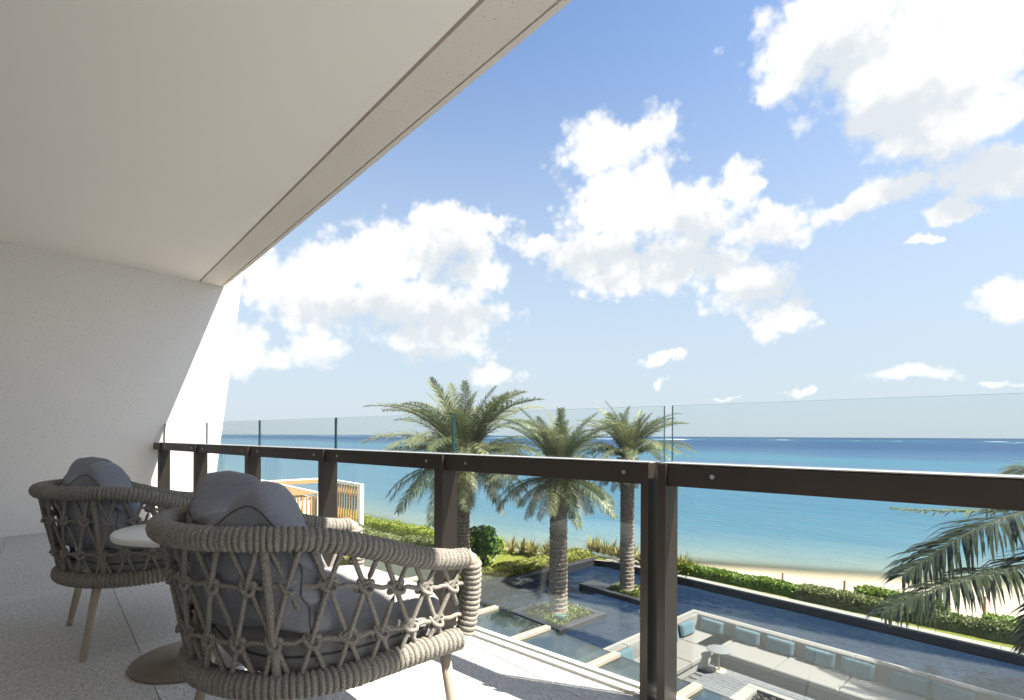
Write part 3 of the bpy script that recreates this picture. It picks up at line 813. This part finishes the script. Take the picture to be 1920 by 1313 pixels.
def palm(label, base, h, sc, seed, counts, r=(.20, .19), lean=(0, 0), extra=(), group='date palms round the pool', leafmat=None):
    rng = random.Random(seed); t = thing('date_palm', label, 'palm tree', base, 0, group)
    link('trunk', trunk_mesh(h, r[0], r[1], seed, lean), t)
    for kind, n in counts:
        a0 = rng.uniform(0, 6.28)
        for i in range(n):
            me = rng.choice(FR[kind]); az = a0 + 2 * math.pi * (i + rng.uniform(-.3, .3)) / n
            s = sc * rng.uniform(.82, 1.14) * (.88 if kind == 'up' else 1.0)
            zoff = {'up': .10, 'arch': .02, 'out': -.06, 'low': -.16, 'dry': -.30}[kind]
            M = Matrix.Translation((lean[0] + .06 * math.cos(az), lean[1] + .06 * math.sin(az), h + zoff)) @ Matrix.Rotation(az, 4, 'Z') @ Matrix.Rotation(rng.uniform(-.12, .12), 4, 'Y') @ Matrix.Rotation(rng.uniform(-.35, .35), 4, 'X') @ Matrix.Diagonal((s, s, s, 1))
            link('dry_frond' if kind == 'dry' else 'frond', me, t, mw=M)
    for (me, az, tilt, roll, s, dz) in extra:
        M = Matrix.Translation((lean[0], lean[1], h + dz)) @ Matrix.Rotation(az, 4, 'Z') @ Matrix.Rotation(-tilt, 4, 'Y') @ Matrix.Rotation(roll, 4, 'X') @ Matrix.Diagonal((s, s, s, 1))
        link('frond', me, t, mw=M)
    return t
cnt = [('up', 9), ('arch', 20), ('out', 24), ('low', 15), ('dry', 8)]
a = P(868, 1082, -5.0)
palm('tall date palm on the lawn, its crown the largest and highest of the group', (a.x, a.y, -5.0), 4.9, 1.48, 21, [('up', 8), ('arch', 20), ('out', 24), ('low', 13), ('dry', 6)], (.27, .25))
palm('stout date palm in the square pool planter with the green box', (-12.3, 13.25, -5.2), 4.85, 1.02, 22, cnt, (.31, .28))
palm('slender date palm in the pool planter with the tapering ledge', (-12.25, 17.2, -5.2), 5.35, .92, 23, [('up', 9), ('arch', 19), ('out', 20), ('low', 10), ('dry', 8)], (.27, .25))
# near palm at the right: broad fronds with painted-in shade reaching in front of the beach
def frond_along(pix, leaf, lw, pairs, material, seed, org, vee=.1, droop=.35, fwd=.75):
    """A frond whose rachis follows a curve in space (pixel, depth in metres)."""
    rng = random.Random(seed); raw = [PD(x, y, d) - org for x, y, d in pix]; pts = []
    for i in range(len(raw) - 1):          # Catmull-Rom through the points
        p0, p1, p2, p3 = raw[max(i - 1, 0)], raw[i], raw[i + 1], raw[min(i + 2, len(raw) - 1)]
        for k in range(6):
            t = k / 6; pts.append(.5 * ((2 * p1) + (p2 - p0) * t + (2 * p0 - 5 * p1 + 4 * p2 - p3) * t * t + (3 * p1 - p0 - 3 * p2 + p3) * t ** 3))
    pts.append(raw[-1]); mb = MB(); n = len(pts)
    mb.tube(pts, [.02 * (1 - .85 * i / n) + .003 for i in range(n)], 6, cap=False); pa = Path(pts)
    for k in range(pairs):
        t = .10 + .90 * (k + .5) / pairs; q, tg = pa.at(t * pa.L)
        side = tg.cross(Vector((0, 0, 1))).normalized(); upv = side.cross(tg).normalized()
        ll = leaf * (.55 + .45 * math.sin(math.pi * t ** .8)) * (1 if t < .88 else 1 - (t - .88) * 3.5)
        for sg in (1, -1):
            dv = (side * sg + tg * (fwd + .4 * t + rng.uniform(-.15, .15)) + upv * (vee + rng.uniform(-.3, .3))).normalized()
            l = ll * rng.uniform(.8, 1.12); wv = dv.cross(upv + side * rng.uniform(-.4, .4)).normalized() * lw * .5
            a1 = q + dv * l * .3 + Vector((0, 0, -droop * l * .05)); a2 = q + dv * l * .68 + Vector((0, 0, -droop * l * .30)); tip = q + dv * l * .96 + Vector((0, 0, -droop * l * rng.uniform(.55, 1.0)))
            mb.add([q - wv * .4, q + wv * .4, a1 + wv, a1 - wv, a2 + wv * .8, a2 - wv * .8, tip], [(0, 1, 2, 3), (3, 2, 4, 5), (5, 4, 6)])
    return mb.mesh('frond', material)
pc = PD(2085, 985, 6.0); az0 = math.atan2(-CR.y, -CR.x)
npalm = palm('date palm whose broad near fronds, painted as shaded, hang over the beach view', (pc.x, pc.y, -5.3), 6.15 + (pc.z - 1), 1.0, 24, [], (.24, .22))
crown = Vector((pc.x, pc.y, pc.z))
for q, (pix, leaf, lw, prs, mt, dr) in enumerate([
    ([(2070, 985, 6.0), (1965, 958, 5.95), (1880, 972, 5.9), (1800, 1008, 5.85), (1742, 1045, 5.8), (1692, 1080, 5.75)], .66, .030, 104, 'palm_leaf_shaded', .42),
    ([(2070, 1000, 6.0), (1990, 1022, 5.8), (1915, 1062, 5.6), (1840, 1077, 5.5), (1750, 1105, 5.4), (1655, 1148, 5.3)], .56, .029, 100, 'palm_leaf_shaded', .5),
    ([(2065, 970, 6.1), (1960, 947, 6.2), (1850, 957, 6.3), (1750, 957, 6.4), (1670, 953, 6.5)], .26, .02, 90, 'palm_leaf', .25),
    ([(2080, 1000, 6.0), (2040, 1060, 5.7), (1985, 1130, 5.5), (1940, 1215, 5.4)], .5, .03, 80, 'palm_leaf_shaded', .5)]):
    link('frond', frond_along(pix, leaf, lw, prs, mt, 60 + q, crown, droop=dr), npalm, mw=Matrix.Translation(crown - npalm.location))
rng = random.Random(77)
for k in range(20):  # unseen upright fronds added to shade the near ones
    link('frond', rng.choice(FR['up']), npalm, mw=Matrix.Translation(crown - npalm.location) @ Matrix.Rotation(az0 + math.pi + rng.uniform(-1.1, 1.1), 4, 'Z') @ Matrix.Rotation(rng.uniform(-.15, .15), 4, 'X'))
for k in range(44):  # more unseen fronds added on the sun side for shade
    az = az0 + R_(180) + R_(75) * rng.uniform(-1, 1); me = rng.choice(FR[('out', 'out', 'arch', 'low')[k % 4]]) if abs(az - az0 - math.pi) < .7 else rng.choice(FR['out'])
    link('frond', me, npalm, mw=Matrix.Translation(crown - npalm.location) @ Matrix.Rotation(az, 4, 'Z') @ Matrix.Rotation(rng.uniform(-.2, .2), 4, 'X'))
palm('date palm shading the end of the lounge sofa', (1.6, 18.2, -5.3), 5.4, .95, 25, [('up', 6), ('arch', 12), ('out', 14), ('low', 8)], (.21, .20))

# ================================================================== PLANTING
def leaves(mb, pts, size, rng, upbias=.3, aspect=.5):
    for p in pts:
        d = Vector((rng.gauss(0, 1), rng.gauss(0, 1), rng.gauss(0, 1) + upbias)).normalized()
        s = Vector((rng.gauss(0, 1), rng.gauss(0, 1), rng.gauss(0, .5))); s = (s - d * s.dot(d)).normalized()
        l = size * rng.uniform(.6, 1.25); w = l * aspect; p = Vector(p)
        mb.add([p - s * l * .5, p + d.cross(s) * w * .5, p + s * l * .5, p - d.cross(s) * w * .5], [(0, 1, 2, 3)])
def hedge(label, line, width, h, n, size, material, seed, z=-5.0, bumpy=.25, group='clipped hedges by the beach', name='hedge'):
    rng = random.Random(seed); mb = MB(); pts = []
    o = Vector((*line[0], z)); L = [Vector((x, y, 0)) for x, y in line]; pa = Path(L)
    for _ in range(n):
        q, tg = pa.at(rng.random() * pa.L); nn = Vector((-tg.y, tg.x, 0))
        hh = h * (1 + bumpy * mnoise.noise(q * .9)); e = 2 * math.pi * rng.random()
        # shell of a rounded box section
        c, s = math.cos(e), abs(math.sin(e)); k = rng.uniform(.80, 1.03) + .09 * mnoise.noise(Vector((q.x * 3, q.y * 3, e)))
        pts.append(Vector((q.x, q.y, z)) + nn * (width * .5 * math.copysign(abs(c) ** .5, c) * k) + Vector((0, 0, hh * s ** .5 * k)) - o)
    leaves(mb, pts, size, rng, .6)
    core = MB()
    t = thing(name, label, name, o, 0, group)
    obj('foliage', mb, material, t)
    c = []
    for i in range(25):
        q, tg = pa.at(i / 24 * pa.L); c.append((q, Vector((-tg.y, tg.x, 0))))
    vs = []
    for q, nn in c:
        hh = h * (1 + bumpy * mnoise.noise(q * .9)) * .78
        for sx, zz in ((-.40, 0), (-.38, hh * .8), (-.25, hh), (.25, hh), (.38, hh * .8), (.40, 0)):
            vs.append(Vector((q.x, q.y, z)) + nn * width * sx + Vector((0, 0, zz)) - o)
    fs = [(i * 6 + k, i * 6 + k + 1, (i + 1) * 6 + k + 1, (i + 1) * 6 + k) for i in range(24) for k in range(5)] + [(0, 1, 2, 3, 4, 5), (149, 148, 147, 146, 145, 144)]
    core.add(vs, fs); obj('branches', core, material, t)
    return t
hl = lambda x0, x1, dy, n=8: [(x0 + (x1 - x0) * i / n, interp(x0 + (x1 - x0) * i / n, YH) + dy) for i in range(n + 1)]
hedge('bright green low hedge running from the spiky plants towards the clipped hedge', hl(-13.2, -7.3, -.35), .75, .40, 5200, .13, 'bright_hedge_leaf', 1)
hedge('taller olive clipped hedge between two bright hedges along the beach', hl(-7.2, -3.9, -.45), .80, .50, 5200, .10, 'olive_hedge_leaf', 2, bumpy=.10)
hedge('bright green bush row behind the olive hedge beside the sand', hl(-5.6, -3.0, .25), .7, .62, 3000, .13, 'bright_hedge_leaf', 3)
hedge('mixed green hedge along the sand past the beach stakes', hl(-3.8, 5.0, -.35), .8, .46, 7000, .11, 'olive_hedge_leaf', 4)
hedge('bright hedge tufts on the sand past the last beach stake', hl(-2.2, 4.0, .3), .7, .55, 3000, .13, 'bright_hedge_leaf', 5)
hedge('bright green hedge lining the sea side of the garden path', hl(-46, -20.5, -.25, 20), .9, .62, 12000, .14, 'bright_hedge_leaf', 6, bumpy=.4)
hedge('dull grey green hedge on the lawn side of the garden path', hl(-40, -22.0, -2.35, 20), .85, .60, 9000, .12, 'olive_hedge_leaf', 7, bumpy=.5)
hedge('dark leafy groundcover bed along the left pool wall', [(-17.1, 9.0), (-17.1, 14), (-17.1, 20.3)], 1.35, .30, 9000, .14, 'groundcover_leaf', 8, -5.03, .5, 'groundcover beds', 'groundcover')
# rounded sea-grape bush
def bush(label, c, rx, rz, n, size, material, seed):
    rng = random.Random(seed); t = thing('round_bush', label, 'bush', c, 0); mb = MB(); pts = []
    lob = [Vector((rng.uniform(-.6, .6) * rx, rng.uniform(-.6, .6) * rx, rng.uniform(.45, 1.45) * rz)) for _ in range(12)]
    for _ in range(n):
        l = rng.choice(lob); d = Vector((rng.gauss(0, 1), rng.gauss(0, 1), rng.gauss(0, 1))).normalized(); pts.append(l + Vector((d.x * rx * .42, d.y * rx * .42, d.z * rz * .42)) * rng.uniform(.75, 1.05))
    leaves(mb, pts, size, rng, .5, .9); obj('foliage', mb, material, t)
    mb = MB()
    for l in lob[:7]: mb.tube([(0, 0, 0), l * .5 + Vector((0, 0, .1)), l], [.05, .035, .015], 6)
    obj('stems', mb, 'palm_bark', t)
a = P(905, 1062, -5.0)
bush('round leaved dark green bush on the lawn beside the tall palm', (a.x, a.y, -5.0), 1.0, 1.05, 1500, .19, 'dark_bush_leaf', 3)
a = P(800, 1062, -5.0)
bush('small dark green bush on the lawn behind the armchair', (a.x, a.y, -5.0), .8, .55, 800, .17, 'dark_bush_leaf', 4)
# spiky plants along the pool's far left corner
rng = random.Random(12)
for i in range(20):
    x = -19.6 + i * .42; y = interp(x, YH) - .55 + rng.uniform(-.3, .3) - (0 if x > -17 else .1)
    y = max(y, PYF + .75) if x > -17.5 else y
    mb = MB(); n = 46; H = rng.uniform(.75, 1.1)
    for k in range(n):
        q = rng.uniform(0, 6.28); el = rng.uniform(.25, 1.35); d = Vector((math.cos(q) * math.cos(el), math.sin(q) * math.cos(el), math.sin(el)))
        sd = d.cross(Vector((0, 0, 1))).normalized() * .035; l = H * rng.uniform(.7, 1.1); b = Vector((0, 0, .03)); m_ = b + d * l * .5; tip = b + d * l + Vector((0, 0, -.12 * l * math.cos(el)))
        mb.add([b - sd * .6, b + sd * .6, m_ + sd, m_ - sd, tip], [(0, 1, 2, 3), (3, 2, 4)])
    o = obj('spiky_plant', mb, 'spiky_leaf', loc=(x, y, -5.0))
    tag(o, 'yellow green spiky plant in the row beyond the far pool corner', 'plant', 'spiky plants by the far pool corner')

# ================================================================== POOL PLANTERS
def planter(label, x0, x1, y0, y1, seed, ledge=0.0):
    t = thing('pool_planter', label, 'planter', (x0, y0, -5.5)); T = rel(t); w = .27
    for (a, b, c, d) in ((x0, x1, y0, y0 + w), (x0, x1, y1 - w, y1), (x0, x0 + w, y0 + w + .003, y1 - w - .003), (x1 - w, x1, y0 + w + .003, y1 - w - .003)):
        mb = MB(); mb.bevbox(a, b, c, d, -5.5, -5.13, .008, T=T); obj('rim_stone', mb, 'black_granite', t)
    if ledge:
        mb = MB(); mb.bevbox(x0 - ledge, x0 - .003, y0, y0 + .9, -5.5, -5.13, .008, T=T); obj('ledge_stone', mb, 'black_granite', t)
    mb = MB(); mb.box(x0 + w + .002, x1 - w - .002, y0 + w + .002, y1 - w - .002, -5.5, -5.22, T=T); obj('soil', mb, 'soil', t)
    rng = random.Random(seed); mb = MB()
    pts = [Vector((rng.uniform(x0 + w + .05, x1 - w - .05), rng.uniform(y0 + w + .05, y1 - w - .05), -5.21 + abs(rng.gauss(0, .09)))) - t.location for _ in range(2600)]
    leaves(mb, pts, .12, rng, .8, .55); g = obj('groundcover', mb, 'groundcover_leaf', t); g['kind'] = 'stuff'
planter('square black stone planter in the pool around the stout palm', -13.5, -11.13, 12.06, 14.43, 5)
planter('black stone planter with a long ledge in the pool around the slender palm', -13.2, -11.15, 16.46, 18.1, 6, .9)
mb = MB(); mb.bevbox(-.17, .17, -.12, .12, 0, .26, .03); o = obj('utility_box', mb, 'utility_green', loc=(-11.75, 12.75, -5.22), rotz=.2); tag(o, 'small green utility box at the foot of the stout palm', 'box')

# ================================================================== SUNKEN LOUNGE
ZT, ZS, ZF = -5.10, -5.55, -5.95
XL, YB = -9.28, 17.0            # outer corner of the back
lg = thing('lounge_sofa', 'long L-shaped built-in sofa with pale cushions set in the pool', 'sofa', (XL, YB, ZF)); T = rel(lg)
bw = .26
mb = MB(); mb.box(XL, 2.0, YB - .10, YB, -5.9, ZT, T=T); mb.box(XL, XL + .10, 8.0, YB - .103, -5.9, ZT, T=T); obj('shell', mb, 'pale_coping', lg)
for k in range(6):               # long back panels
    x0 = XL + .104 + k * 1.62
    mb = MB(); mb.bevbox(x0 + .012, x0 + 1.608, YB - .10 - bw, YB - .103, ZS - .02, ZT + .02, .02, T=T); obj('back_panel', mb, 'back_linen', lg)
    mb = MB(); mb.bevbox(x0 + (.9 if k == 0 else .012), x0 + 1.608, YB - 1.72, YB - .105 - bw, ZS - .13, ZS, .025, T=T); obj('seat_cushion', mb, 'outdoor_linen', lg)
for k in range(4):
    y1 = YB - .11 - bw - k * 1.35
    mb = MB(); mb.bevbox(XL + .103, XL + .10 + bw, y1 - 1.338, y1 - .012, ZS - .02, ZT + .02, .02, T=T); obj('back_panel', mb, 'outdoor_linen', lg)
    mb = MB(); mb.bevbox(XL + .105 + bw, XL + 1.62, y1 - 1.338, y1 - .012, ZS - .13, ZS, .025, T=T); obj('seat_cushion', mb, 'outdoor_linen', lg)
mb = MB(); mb.box(XL + .9, 2.0, YB - 1.66, YB - .12, ZF, ZS - .135, T=T); obj('seat_base', mb, 'seat_base_stone', lg)
mb = MB(); mb.box(XL + .12, XL + 1.56, 8.0, YB - 1.75, ZF, ZS - .135, T=T); obj('seat_base', mb, 'pale_coping', lg)
# pillows
def pillow(w, h, d, seed):
    mb = MB(); n, m_ = 16, 12; rng = random.Random(seed)
    for sd in (1, -1):
        o = len(mb.v)
        for i in range(n + 1):
            for j in range(m_ + 1):
                a, b = -1 + 2 * i / n, -1 + 2 * j / m_
                t = d * (max(0, 1 - a ** 6) * max(0, 1 - b ** 6)) ** .45
                mb.v.append((a * w / 2, sd * (t / 2 + .002), (b + 1) * h / 2 + .008 * mnoise.noise(Vector((a * 3, b * 3, seed)))))
        for i in range(n):
            for j in range(m_):
                q = (o + i * (m_ + 1) + j, o + (i + 1) * (m_ + 1) + j, o + (i + 1) * (m_ + 1) + j + 1, o + i * (m_ + 1) + j + 1); mb.f.append(q[::-1] if sd > 0 else q); mb.mi.append(0)
    return mb
PIL = [P(x, y, ZS)[0:2] for x, y in ((1331, 1188), (1394, 1210), (1456, 1229), (1531, 1251), (1606, 1270), (1704, 1300), (1786, 1322))]
ords = ['first', 'second', 'third', 'fourth', 'fifth', 'sixth', 'seventh']
pm = pillow(.80, .43, .20, 3).mesh('throw_pillow', 'aqua_fabric', True)
for i in range(7):
    x = PIL[i][0]
    o = link('throw_pillow', pm, loc=(x, YB - .10 - bw - .135, ZS + .002)); o.rotation_euler = (R_(-13), 0, R_(random.uniform(-4, 4)))
    tag(o, 'blue grey pillow, %s from the sofa corner along the long back' % ords[i], 'pillow', 'pillows on the lounge sofa')
for i, y in enumerate((15.75, 14.75, 12.3)):
    o = link('throw_pillow', pm, loc=(XL + .10 + bw + .135, y, ZS + .002)); o.rotation_euler = (R_(-13), 0, R_(90 + random.uniform(-4, 4)))
    tag(o, 'blue grey pillow, %s from the sofa corner along the short return' % ords[i], 'pillow', 'pillows on the lounge sofa')
# lounge paving: bricks as separate stones, base sheet below
mb = MB(); mb.box(XL + .1, 2.0, 6.5, YB - .1, ZF - .2, ZF - .03); lf = struct(obj('lounge_floor', mb, 'seat_base_stone'))
bm_ = {}
rng = random.Random(4); cnt_b = 0
y = YB - 1.68; row = 0
while y > 9.6:
    x = XL + 1.58 + (row % 2) * .24
    while x < 0.4:
        l = .48
        px_ = None
        key = rng.randrange(4)
        if key not in bm_:
            b_ = MB(); b_.bevbox(0, l - .012, 0, .148, -.03, .0 - key * .0012, .004); bm_[key] = b_.mesh('paver', 'terrace_stone')
        v = Vector((x, y, ZF)) - EYE; dep = v.dot(CF); pxx = CX + v.dot(CR) / dep * F; pyy = HY - v.z / dep * F
        if 1255 < pxx < 1700 and pyy < 1330 and cnt_b < 300:
            link('paver', bm_[key], lf, loc=(x, y - .16, ZF)); cnt_b += 1
        x += l
    y -= .16; row += 1
# lounge side table
tcen = P(1348, 1257, ZF); t = thing('lounge_table', 'small round grey table on a tan disc foot in the sunken lounge', 'side table', (tcen.x, tcen.y, ZF))
mb = MB(); mb.lathe([(.02, .60), (.34, .60), (.35, .61), (.35, .625), (.345, .63), (.02, .63)], 48); obj('table_top', mb, 'terrace_stone', t, True)
mb = MB(); mb.lathe([(.025, .01), (.025, .60)], 14); obj('stem', mb, 'taupe_metal', t, True)
mb = MB(); mb.lathe([(.22, .0), (.22, .012), (.03, .02)], 40); obj('base_disc', mb, 'sunlit_bronze', t, True)
# fire pit
fc = P(1404, 1281, ZF + .30); fp = thing('fire_pit', 'pale stone fire pit surround filled with dark lava rocks', 'fire pit', (fc.x, fc.y - 1.0, ZF)); T = None
mb = MB(); mb.bevbox(0, 3.2, .82, 1.0, -.02, .30, .01); mb.bevbox(0, .30, -.8, .817, -.02, .30, .01); mb.bevbox(.303, 3.2, -.8, -.62, -.02, .30, .01); obj('surround', mb, 'pale_coping', fp)
mb = MB(); mb.box(.303, 3.2, -.617, .817, -.02, .16); obj('tray', mb, 'fire_rock', fp)
rng = random.Random(8)
rocks = []
for v in range(4):
    mb = MB(); seg, rg = 8, 5; vs = [(0, 0, -1)]
    for i in range(1, rg):
        for k in range(seg):
            th = math.pi * i / rg; q = 2 * math.pi * k / seg; r = 1 + rng.uniform(-.28, .25)
            vs.append((r * math.sin(th) * math.cos(q), r * math.sin(th) * math.sin(q), -r * math.cos(th) * .75))
    vs.append((0, 0, .8)); fs = [(0, 1 + (k + 1) % seg, 1 + k) for k in range(seg)]
    for i in range(rg - 2):
        for k in range(seg): fs.append((1 + i * seg + k, 1 + i * seg + (k + 1) % seg, 1 + (i + 1) * seg + (k + 1) % seg, 1 + (i + 1) * seg + k))
    l = 1 + (rg - 2) * seg; fs += [(l + k, l + (k + 1) % seg, len(vs) - 1) for k in range(seg)]
    mb.add(vs, fs); rocks.append(mb.mesh('lava_rock', 'fire_rock'))
for i in range(150):
    s = rng.uniform(.045, .085); M = Matrix.Translation((rng.uniform(.36, 3.1), rng.uniform(-.55, .76), .16 + rng.uniform(.02, .09))) @ Matrix.Rotation(rng.uniform(0, 6), 4, 'Z') @ Matrix.Diagonal((s, s * rng.uniform(.8, 1.2), s, 1))
    link('lava_rock', rng.choice(rocks), fp, mw=M)

# ================================================================== PERGOLA BUILDING
pg = thing('slatted_pavilion', 'flat roofed garden pavilion of cedar slats in a white frame near the sea', 'pavilion', (-33, 11, -5.0)); T = rel(pg)
ZR = -2.2
def beam(x0, x1, y0, y1, z0, z1): mb = MB(); mb.box(x0, x1, y0, y1, z0, z1, T=T); obj('frame_beam', mb, 'white_paint', pg)
beam(-40, -27.9, 10.93, 11.12, ZR - .12, ZR + .05); beam(-40, -27.9, 6.9, 7.05, ZR - .12, ZR + .05); beam(-40.2, -40.003, 6.9, 11.12, ZR - .12, ZR + .05)
beam(-37.3, -37.1, 11.123, 14.75, ZR - .12, ZR + .05); beam(-37.3, -30.9, 14.753, 14.95, ZR - .10, ZR + .08)
for (x, y) in ((-28.05, 6.98), (-28.05, 11.02), (-40.1, 6.98), (-30.88, 14.85), (-37.2, 14.85)):
    mb = MB(); mb.box(x - .17, x + .17, y - .12, y + .12, -5.0, ZR - .125 if x != -30.88 else ZR + .08, T=T); obj('column', mb, 'white_paint', pg)
sl_roof = MB(); sl_roof.box(-5.9, 5.9, -.05, .05, -.015, .02); srm = sl_roof.mesh('roof_slat', 'cedar_slat')
for k in range(26): link('roof_slat', srm, pg, loc=tuple(Vector(T(-34, 7.16 + k * .148, ZR - .03))))
sl2 = MB(); sl2.box(-1.35, 1.35, -.05, .05, -.015, .02); srm2 = sl2.mesh('roof_slat', 'cedar_slat')
for k in range(23): link('roof_slat', srm2, pg, loc=tuple(Vector(T(-35.7, 11.25 + k * .15, ZR - .03))))
vs_ = MB(); vs_.box(-.04, .04, -.04, .04, 0, 2.66); vsm = vs_.mesh('screen_slat', 'cedar_slat')
for k in range(17): link('screen_slat', vsm, pg, loc=tuple(Vector(T(-28.05, 7.25 + k * .225, -5.0))))
for k in range(9): link('screen_slat', vsm, pg, loc=tuple(Vector(T(-34.3 + k * .39, 14.85, -5.0))))
mb = MB(); mb.box(-39.9, -28.5, 10.6, 10.75, -5, ZR - .2, T=T); obj('inner_wall', mb, 'white_paint', pg)
mb = MB(); mb.box(-28.45, -28.3, 7.2, 10.9, -3.35, ZR - .2, T=T); obj('inner_wall', mb, 'white_paint', pg)
mb = MB(); mb.box(-34.4, -31.1, 15.05, 15.15, -3.1, ZR - .1, T=T); obj('inner_wall', mb, 'white_paint', pg)

# ================================================================== BEACH STAKES
nb = ['beside the bright low hedge', 'behind the olive clipped hedge', 'under the near palm fronds on bare sand']
for (px, py, h, i) in ((1467, 1103, .62, 0), (1583, 1124, .72, 1), (1846, 1166, .85, 2)):
    b = P(px, py, -5.12); mb = MB(); mb.tube([(0, 0, -.3), (0, 0, h * .5), (.01, 0, h)], [.045, .042, .036], 9); o = obj('beach_stake', mb, 'stake_wood', loc=tuple(b))
    tag(o, 'wooden stake standing in the sand ' + nb[i], 'stake', 'wooden stakes on the beach')
